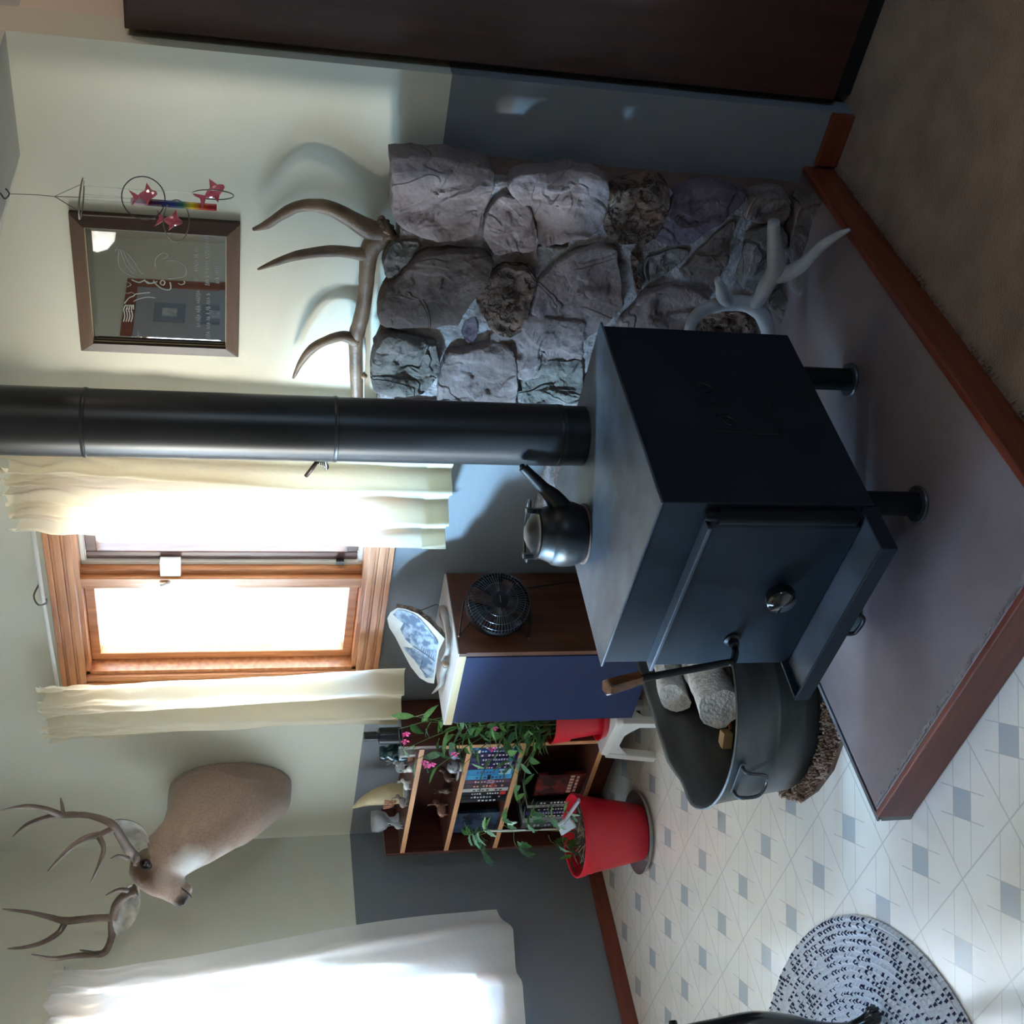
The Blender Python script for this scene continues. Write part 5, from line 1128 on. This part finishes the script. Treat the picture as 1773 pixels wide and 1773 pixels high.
# ears: cupped shells
M_earo = mat('ear_outer', sRGB(110, 88, 80), rough=.9); M_eari = mat('ear_inner', sRGB(222, 218, 206), sRGB(140, 130, 126), rough=.9, scale=16)
def ear(rootp, tipp, open_dir, wd):
    ax = (tipp-rootp); L_ = ax.length; ax.normalize(); od = (open_dir-ax*open_dir.dot(ax)).normalized(); sd2 = ax.cross(od)
    for nm, mt, of in (('ear', M_earo, -.003), ('ear_inner', M_eari, .001)):
        vs = []; NU, NV = 12, 10
        for i in range(NV+1):
            t = i/NV; w2 = wd*(math.sin(PI*min(1, .12+t*.88))**.7)*(1 if t < .5 else 1-.15*(t-.5)); 
            for j in range(NU+1):
                s = -1+2*j/NU; x_ = s*w2; dp = -(1-s*s)*w2*(.95-.35*t)
                vs.append(rootp+ax*L_*t+sd2*x_*(1-.2*(1-t))+od*(dp+of))
        m = MB().add(vs, [(i*(NU+1)+j, i*(NU+1)+j+1, (i+1)*(NU+1)+j+1, (i+1)*(NU+1)+j) for i in range(NV) for j in range(NU)])
        if nm == 'ear': e_ = m.build(nm, mt, dm, world=True, smooth=True)
        else: m.build(nm, mt, e_, world=True, smooth=True, label='pale furry inside of the ear')
ear(N_(250, 1466, 2.36), N_(199, 1420, 2.39), Vector((.62, -.75, .1)), .052)
ear(N_(232, 1536, 2.36), N_(204, 1622, 2.24), Vector((.25, -.9, -.05)), .050)
# antlers
def k1(a, b, y):
    p = at_y(a/2.955, 1200+b/2.955, FWD(y)); return p if p.x > XL+.06 else at_x(a/2.955, 1200+b/2.955, XL+.06)
def antler(name, paths, mt, parent, sg=10):
    m = MB()
    for pts, rad in paths:
        c = crv(pts, 6); rr_ = lerps(rad, len(c)); rr_ = [r*(1+.10*noise.noise(p*35)) for r, p in zip(rr_, c)]; m.tube(c, rr_, sg)
    return m.build(name, mt, parent, world=True, smooth=True)
M_dant = mat('deer_antler', sRGB(120, 102, 90), sRGB(88, 70, 60), rough=.55, scale=9, bump=.5, bscale=60, dist=.004)
antler('antler', [
    ([k1(700, 850, 2.385), k1(650, 790, 2.39), k1(590, 690, 2.40), k1(545, 655, 2.41), k1(460, 628, 2.43), k1(380, 622, 2.45), k1(310, 622, 2.46), k1(230, 595, 2.45), k1(130, 580, 2.43), k1(8, 600, 2.40)], [.019, .017, .015, .013, .011, .011, .012, .011, .008, .002]),
    ([k1(330, 622, 2.46), k1(240, 636, 2.45), k1(140, 672, 2.42), k1(65, 735, 2.38)], [.010, .009, .007, .002]),
    ([k1(325, 622, 2.46), k1(318, 580, 2.47), k1(310, 537, 2.48)], [.008, .006, .002]),
    ([k1(590, 690, 2.40), k1(520, 722, 2.38), k1(440, 742, 2.34), k1(350, 800, 2.30), k1(244, 912, 2.26)], [.013, .012, .011, .008, .002]),
    ([k1(500, 728, 2.37), k1(530, 790, 2.33), k1(510, 870, 2.29), k1(462, 976, 2.26)], [.010, .009, .007, .002]),
    ([k1(655, 845, 2.36), k1(605, 832, 2.34), k1(565, 848, 2.33)], [.009, .005, .002])], M_dant, dm)
antler('antler', [
    ([k1(700, 1010, 2.37), k1(650, 1030, 2.365), k1(600, 1080, 2.36), k1(575, 1170, 2.355), k1(570, 1250, 2.35), k1(535, 1325, 2.33), k1(470, 1338, 2.30), k1(380, 1345, 2.28), k1(270, 1358, 2.25), k1(162, 1337, 2.22)], [.020, .018, .017, .016, .013, .013, .012, .010, .008, .002]),
    ([k1(580, 1150, 2.355), k1(510, 1150, 2.36), k1(420, 1158, 2.37), k1(330, 1165, 2.38), k1(250, 1145, 2.385), k1(140, 1120, 2.38), k1(12, 1105, 2.37)], [.014, .013, .013, .014, .010, .007, .002]),
    ([k1(335, 1168, 2.38), k1(300, 1225, 2.36), k1(220, 1275, 2.33), k1(130, 1300, 2.30), k1(40, 1308, 2.28)], [.013, .011, .009, .007, .002]),
    ([k1(510, 1338, 2.31), k1(460, 1325, 2.29), k1(408, 1314, 2.28)], [.009, .006, .002]),
    ([k1(650, 1010, 2.35), k1(600, 1008, 2.335), k1(540, 1036, 2.32)], [.010, .006, .002])], M_dant, dm)
for a, b in ((695, 848), (690, 1012)):
    m = MB(); p = k1(a, b, 2.38); m.tube([p+Vector((math.cos(t)*.020, math.sin(t)*.020, .004*math.sin(3*t))) for t in [2*PI*i/20 for i in range(20)]], .006, 6, True)
    m.build('burr', M_dant, dm, world=True)

# ================================================================ elk antler on the stone ledge
ea = thing('elk_antler', 'large brown elk antler lying along the top of the stones', 'antler', tuple(at_y(640, 400, 2.66)))
k4 = lambda a, b, y: at_y(400+a/3.546, 300+b/3.546, y)
antler('antler', [
    ([k4(985, 345, 2.665), k4(900, 405, 2.665), k4(850, 480, 2.665), k4(835, 600, 2.665), k4(825, 740, 2.665), k4(800, 880, 2.665), k4(770, 1000, 2.665), k4(765, 1150, 2.665), k4(770, 1330, 2.665), k4(775, 1560, 2.665)], [.030, .030, .026, .021, .019, .020, .021, .018, .017, .014]),
    ([k4(930, 360, 2.66), k4(840, 340, 2.655), k4(720, 270, 2.65), k4(610, 215, 2.645), k4(500, 196, 2.64), k4(400, 208, 2.64), k4(310, 255, 2.645), k4(220, 315, 2.66), k4(135, 345, 2.67)], [.026, .025, .021, .018, .016, .014, .013, .011, .004]),
    ([k4(840, 500, 2.66), k4(770, 492, 2.655), k4(660, 478, 2.65), k4(550, 482, 2.645), k4(400, 506, 2.64), k4(280, 545, 2.645), k4(165, 590, 2.66)], [.018, .016, .015, .014, .012, .009, .003]),
    ([k4(770, 1030, 2.66), k4(690, 1000, 2.655), k4(590, 1025, 2.65), k4(500, 1075, 2.65), k4(430, 1160, 2.66), k4(382, 1258, 2.67)], [.019, .015, .013, .012, .009, .003])], M_ant, ea, 14)
m = MB(); b0 = k4(960, 330, 2.665); ax = (k4(985, 345, 2.665)-k4(900, 405, 2.665)).normalized(); u = ax.orthogonal().normalized(); w_ = ax.cross(u)
for i in range(22):
    t = 2*PI*i/22; p = k4(965, 345, 2.665)+(u*math.cos(t)+w_*math.sin(t))*.032; m.ball(p+ax*random.uniform(-.004, .004), random.uniform(.005, .009), 8)
m.build('burr', M_ant, ea, world=True, smooth=True)
cs_ = thing('tapered_stick', 'white tapered stick with a wooden bead, propped under the elk antler', 'stick', tuple(at_y(631, 620, 2.63)))
m = MB(); m.tube([at_y(630.5, 585, 2.625), at_y(631, 605, 2.625), at_y(630.5, 645, 2.625)], [.003, .0052, .0022], 10); m.build('stick', M_porc, cs_, world=True, smooth=True)
MB().ball(at_y(630.5, 651, 2.622), .009, 14).build('bead', mat('pine_bead', sRGB(160, 124, 92), rough=.5), cs_, world=True, smooth=True)
MB().tube([at_y(630, 656, 2.622), at_y(630, 690, 2.622)], .0012, 6).build('cord', M_porc, cs_, world=True)
# pale antler at the foot of the stones
la_ = thing('bleached_antler', 'pale bleached antler standing on the hearth against the stones', 'antler', tuple(at_y(1330, 480, 2.48)))
k6 = lambda a, b, y: at_y(1000+a/3.546, 200+b/3.546, y)
M_blue = mat('bleached_antler_low', sRGB(176, 178, 182), sRGB(150, 146, 146), rough=.6, scale=8, bump=.3, bscale=50, dist=.004)
antler('antler', [
    ([k6(690, 1400, 2.44), k6(692, 1300, 2.45), k6(745, 1215, 2.46), k6(850, 1165, 2.465), k6(960, 1150, 2.465), k6(1060, 1165, 2.46), k6(1135, 1230, 2.45), k6(1170, 1330, 2.44), k6(1180, 1430, 2.43)], [.014, .016, .018, .020, .021, .022, .021, .019, .017]),
    ([k6(930, 1150, 2.465), k6(890, 1110, 2.45), k6(880, 1060, 2.44), k6(858, 1005, 2.43)], [.018, .017, .014, .008]),
    ([k6(1060, 1160, 2.46), k6(1120, 1120, 2.45), k6(1165, 1030, 2.44), k6(1215, 950, 2.43), k6(1215, 850, 2.43), k6(1205, 740, 2.42), k6(1205, 655, 2.41)], [.021, .020, .021, .024, .020, .017, .014]),
    ([k6(1190, 980, 2.435), k6(1280, 970, 2.42), k6(1380, 915, 2.40), k6(1500, 800, 2.38), k6(1600, 735, 2.36), k6(1675, 700, 2.35)], [.020, .021, .017, .013, .010, .004])], M_blue, la_, 14)

# ================================================================ etched mirror
MX0, MX1, MZ0, MZ1 = -1.955, -1.545, 1.540, 1.948
mr = thing('etched_mirror', 'square brown wood mirror with a frosted winged bird and verse on its glass', 'mirror', ((MX0+MX1)/2, YW, (MZ0+MZ1)/2))
M_mf = wood('mirror_frame_wood', sRGB(78, 54, 38), sRGB(98, 70, 50), 0, rough=.45); M_mf_shade = wood('mirror_frame_wood_shaded', sRGB(52, 32, 24), sRGB(66, 42, 30), 2, rough=.45)  # upright rails: shade put into a darker copy of the wood
fw = .034
def rail(p0, p1, q1, q0, mt):                      # mitred rail sloping down towards the glass
    yo, yi = YW-.016, YW-.026
    vs = [(p0[0], yo, p0[1]), (p1[0], yo, p1[1]), (q1[0], yi, q1[1]), (q0[0], yi, q0[1]), (p0[0], YW-.001, p0[1]), (p1[0], YW-.001, p1[1]), (q1[0], YW-.001, q1[1]), (q0[0], YW-.001, q0[1])]
    MB().add(vs, [(0, 1, 2, 3), (4, 7, 6, 5), (0, 4, 5, 1), (1, 5, 6, 2), (2, 6, 7, 3), (3, 7, 4, 0)]).build('frame_rail', mt, mr, world=True, bevel=.0015)
o_ = [(MX0, MZ0), (MX1, MZ0), (MX1, MZ1), (MX0, MZ1)]; i_ = [(MX0+fw, MZ0+fw), (MX1-fw, MZ0+fw), (MX1-fw, MZ1-fw), (MX0+fw, MZ1-fw)]
for k in range(4): rail(o_[k], o_[(k+1) % 4], i_[(k+1) % 4], i_[k], M_mf if k % 2 == 0 else M_mf_shade)
m = MB()
for k in range(4):
    a, b = i_[k], i_[(k+1) % 4]; m.tube([(a[0], YW-.014, a[1]), (b[0], YW-.014, b[1])], .0015, 6)
m.build('gilt_edge', mat('gilt_line', sRGB(200, 176, 130), rough=.4), mr, world=True)
M_mir = mat('silvered_glass', sRGB(206, 210, 214), rough=.015, metal=1)
bv = .016; ii = [(MX0+fw, MZ0+fw), (MX1-fw, MZ0+fw), (MX1-fw, MZ1-fw), (MX0+fw, MZ1-fw)]; jj = [(MX0+fw+bv, MZ0+fw+bv), (MX1-fw-bv, MZ0+fw+bv), (MX1-fw-bv, MZ1-fw-bv), (MX0+fw+bv, MZ1-fw-bv)]
MB().add([(x, YW-.0095, z) for x, z in jj], [(0, 1, 2, 3)]).build('glass', M_mir, mr, world=True)
m = MB(); m.add([(x, YW-.0088, z) for x, z in ii]+[(x, YW-.0095, z) for x, z in jj], [(k, (k+1) % 4, 4+(k+1) % 4, 4+k) for k in range(4)]); m.build('bevel', M_mir, mr, world=True)
k7 = lambda a, b: at_y(130+a/6.332, 380+b/6.332, YW-.0102)
M_et = mat('etched_frost', sRGB(160, 166, 162), rough=.5)
m = MB(); E1 = lambda pts, r=.0007, cl=False: m.tube(crv([k7(*p) for p in pts], 5, cl), r, 4, cl)
E1([(440, 350), (450, 322), (470, 325), (480, 350), (470, 420), (480, 500)]); E1([(470, 330), (520, 335), (580, 380), (640, 450), (690, 530), (740, 600)]); E1([(500, 340), (530, 420), (560, 500), (640, 590)]); E1([(470, 500), (520, 560), (600, 610), (690, 640)])
E1([(530, 350), (560, 420), (610, 500), (660, 560)]); E1([(880, 520), (880, 440), (930, 380), (990, 365), (1015, 390), (1000, 420), (960, 430)]); E1([(1000, 455), (1100, 455), (1180, 490), (1220, 560), (1200, 620), (1120, 640), (1020, 650)])
E1([(560, 680), (600, 700), (610, 720), (570, 740)]); E1([(540, 800), (580, 810), (620, 800), (660, 825)]); E1([(540, 920), (590, 860), (640, 840), (660, 820), (720, 810), (820, 800)], .0013)
for a in range(4): E1([(530+a*28, 1000+a*4), (545+a*27, 950), (565+a*25, 940), (575+a*22, 985)], .0012); E1([(535+a*28, 1000), (545+a*28, 1060), (530+a*27, 1120)], .0012)
E1([(620, 660), (700, 690), (760, 670), (830, 700), (900, 680)], .0015); E1([(860, 670), (900, 720), (960, 760), (1030, 770), (1050, 740), (1040, 690)], .0016); E1([(940, 680), (960, 665), (985, 690), (965, 720), (935, 700)], .0014, True); E1([(1130, 700), (1160, 715), (1200, 700), (1195, 675)], .0012)
E1([(640, 900), (700, 870), (800, 850), (880, 860)], .0011); E1([(760, 660), (800, 700), (860, 690)], .0014)
for a0, b0, b1 in ((1330, 320, 670), (1350, 800, 1180), (1450, 170, 720), (1460, 820, 1300), (1560, 480, 700)):
    b = b1
    while b > b0:                                   # handwritten verse, one small stroke group per letter
        h = rnd.uniform(16, 30); w2 = rnd.uniform(14, 22); s0 = rnd.uniform(-6, 6)
        E1([(a0+h, b+s0*.2), (a0-h, b-w2*.4), (a0+h*.7, b-w2*.7), (a0, b-w2)] if rnd.random() < .5 else [(a0+h, b), (a0-h, b-w2*.5), (a0+h, b-w2)], .0006); b -= w2+(26 if rnd.random() < .18 else 7)
m.build('etching', M_et, mr, world=True, label='frosted bird and verse etched in the glass')

# ================================================================ fish mobile
CY_ = 2.42
mo = thing('fish_wind_chime', 'hanging mobile of pink glass fish in wire rings with a rainbow bar', 'mobile', tuple(at_y(5, 335, CY_)))
k5 = lambda a, b, y=CY_: at_y(30+a/4.4325, 300+b/4.4325, y)
M_wire = mat('grey_wire', sRGB(130, 126, 120), rough=.35, metal=.7); M_dkw = mat('dark_wire', sRGB(84, 76, 72), rough=.4, metal=.5)
hk = at_y(5, 335, CY_)
m = MB(); m.tube(crv([Vector((hk.x, hk.y, 2.046)), Vector((hk.x, hk.y, 2.038)), Vector((hk.x-.012, hk.y, 2.030)), Vector((hk.x, hk.y, 2.020)), Vector((hk.x+.012, hk.y, 2.026))], 6), .0018, 6)
m.build('hook', M_dkw, mo, world=True)
m = MB(); m.tube([Vector((hk.x, hk.y, 2.021)), k5(12, 160), k5(150, 165), k5(285, 178)], .0009, 5)
m.tube([k5(285, 178), k5(490, 85)], .0009, 5); m.tube([k5(285, 178), k5(490, 185, CY_+.04)], .0009, 5); m.tube([k5(285, 178), k5(495, 305)], .0011, 5)
m.tube([k5(500, 95), k5(900, 125), k5(1330, 150)], .0005, 4); m.tube([k5(500, 160), k5(820, 185)], .0006, 4); m.tube([k5(500, 320), k5(1060, 350)], .0012, 5); m.tube([k5(500, 200, CY_+.03), k5(870, 225, CY_+.03)], .0005, 4)
m.tube([k5(500, 180), k5(870, 195)], .0005, 4)
m.build('strand', M_wire, mo, world=True)
def wring(c, n_, r, th=.0014, mt=M_dkw):
    n_ = Vector(n_).normalized(); u = n_.orthogonal().normalized(); w_ = n_.cross(u)
    MB().tube([c+(u*math.cos(2*PI*i/40)+w_*math.sin(2*PI*i/40))*r for i in range(40)], th, 6, True).build('wire_ring', mt, mo, world=True, smooth=True)
wring(k5(492, 195), (.1, .03, 1), .043, .0018, M_wire)
vd = (k5(968, 190)-CAM).normalized()
wring(k5(968, 190), vd, .045)
wring(k5(1222, 365), (vd+Vector((0, 0, 1.35))), .045, .0014, M_wire)
rotd = (vd.cross(Vector((0, 0, 1))).normalized()*1+Vector((0, 0, 0)))
wring(k5(1503, 165), vd*.22+rotd*.95, .0435)
M_fish = mat('pink_glass_fish', sRGB(214, 110, 130), sRGB(196, 80, 100), rough=.12, scale=30, coat=.6)
def fish(c, ang, s=1):
    vx = (_r).normalized(); vz = (-_d).normalized(); vn = vx.cross(vz)
    dirx = vx*math.cos(ang)+vz*math.sin(ang); dirz = -vx*math.sin(ang)+vz*math.cos(ang)
    def q_(u, v, w=0): return c+dirx*u*s+dirz*v*s+vn*w*s
    m = MB()
    rg_ = []
    for i in range(9):
        t = i/8; r = .011*math.sin(PI*min(1, .06+t*.9))**.7; rg_.append([q_(-.018+.04*t, r*math.cos(2*PI*j/10), r*.6*math.sin(2*PI*j/10)) for j in range(10)])
    m.ring_loft(rg_)
    for pl in ([(-.016, 0), (-.038, .018), (-.030, .001), (-.036, -.018)], [(-.004, .008), (.004, .026), (.012, .008)], [(-.006, -.008), (-.004, -.022), (.008, -.008)]):
        n = len(pl); m.add([q_(u, v, .0012) for u, v in pl]+[q_(u, v, -.0012) for u, v in pl], [tuple(range(n)), tuple(range(2*n-1, n-1, -1))]+[(i, (i+1) % n, n+(i+1) % n, n+i) for i in range(n)])
    m.build('fish', M_fish, mo, world=True, smooth=False)
fish(k5(995, 165), math.radians(-80)); fish(k5(1190, 365), math.radians(-100), 1.0); fish(k5(1510, 140), math.radians(-60), 1.15)
def rainbow():
    mm = bpy.data.materials.new('rainbow_acrylic'); mm.use_nodes = True; t = mm.node_tree; b = t.nodes['Principled BSDF']; b.inputs['Roughness'].default_value = .12; b.inputs['Coat Weight'].default_value = .8
    g = t.nodes.new('ShaderNodeNewGeometry'); s = t.nodes.new('ShaderNodeSeparateXYZ'); t.links.new(g.outputs['Position'], s.inputs[0])
    zt_, zb_ = k5(880, 215).z, k5(1530, 262).z; mr_ = t.nodes.new('ShaderNodeMapRange'); mr_.inputs['From Min'].default_value = zt_; mr_.inputs['From Max'].default_value = zb_; t.links.new(s.outputs['Z'], mr_.inputs['Value'])
    r = t.nodes.new('ShaderNodeValToRGB'); cl = [(0, (200, 190, 200)), (.12, (190, 150, 170)), (.2, (90, 20, 60)), (.33, (40, 30, 100)), (.48, (24, 60, 130)), (.6, (30, 110, 90)), (.7, (210, 190, 30)), (.8, (200, 90, 30)), (.9, (180, 24, 30)), (1, (170, 30, 40))]
    r.color_ramp.elements[0].color = sRGB(*cl[0][1]); r.color_ramp.elements[1].color = sRGB(*cl[-1][1])
    for p_, c_ in cl[1:-1]: e_ = r.color_ramp.elements.new(p_); e_.color = sRGB(*c_)
    t.links.new(mr_.outputs[0], r.inputs[0]); t.links.new(r.outputs[0], b.inputs['Base Color']); return mm
m = MB(); m.tube([k5(870, 212), k5(1200, 238), k5(1530, 264)], .0075, 6); m.build('rainbow_bar', rainbow(), mo, world=True)

# ================================================================ dark cabinet beside the wall end
wd_ = thing('dark_wardrobe', 'tall dark brown wooden wardrobe standing right of the wall end', 'wardrobe', (-.65, 2.76, 0))
M_dark = wood('dark_walnut', sRGB(66, 36, 28), sRGB(46, 24, 19), 2, rough=.42, sc=4, coat=.15)
MB().bx((-1.108, 2.775, .05), (-.10, 3.30, 1.80)).build('carcass', M_dark, wd_, world=True, bevel=.003)
MB().bx((-1.10, 2.757, .055), (-.605, 2.775, 1.795)).build('door_leaf', M_dark, wd_, world=True, bevel=.003)
MB().bx((-.602, 2.757, .055), (-.105, 2.775, 1.795)).build('door_leaf', M_dark, wd_, world=True, bevel=.003)
MB().bx((-1.09, 2.78, .004), (-.12, 3.28, .05)).build('plinth', M_black, wd_, world=True)

# ================================================================ things seen only in the mirror
def mir(px, py, Ys):
    d = ray(px, py); p = CAM+d*((YW-.0095)/d.y); d2 = Vector((d.x, -d.y, d.z)); return p+d2*((Ys-p.y)/d2.y)
lc = mir(30+615/4.4325, 300+420/4.4325, -.3); rl = .125
cei = 2.045+.31*(-1.41-lc.x)
lp = thing('pendant_lamp', 'white glass pendant globe of the room, seen in the mirror', 'lamp', tuple(lc))
M_globe = mat('opal_glass', sRGB(244, 242, 236), rough=.08, coat=.8)
M_globe.node_tree.nodes['Principled BSDF'].inputs['Emission Color'].default_value = sRGB(255, 240, 218); M_globe.node_tree.nodes['Principled BSDF'].inputs['Emission Strength'].default_value = .35
MB().lathe([(.0, -rl*.75), (rl*.5, -rl*.68), (rl*.85, -rl*.40), (rl, 0), (rl*.92, rl*.4), (rl*.6, rl*.75), (.03, rl*.95)], 32, cap=False).build('globe', M_globe, lp, smooth=True)
MB().lathe([(.02, rl*.9), (.02, cei-lc.z)], 12).build('stem', M_iron, lp, smooth=True)

fr2 = thing('added_lamp', 'small warm lamp added out of view to brighten the next room', 'lamp', (.35, 3.05, 2.6))  # unseen lamp added to brighten the far wall
MB().lathe([(0, -.07), (.06, -.06), (.10, -.03), (.11, 0), (0, 0)], 24, cap=False).build('shade', M_globe, fr2, smooth=True)
pl = bpy.data.lights.new('next_room_fill', 'POINT'); pl.energy = 9; pl.color = (1, .86, .72); pl.shadow_soft_size = .05  # light of the added lamp
po = bpy.data.objects.new('next_room_fill', pl); COL.objects.link(po); po.location = (.35, 3.05, 2.46)
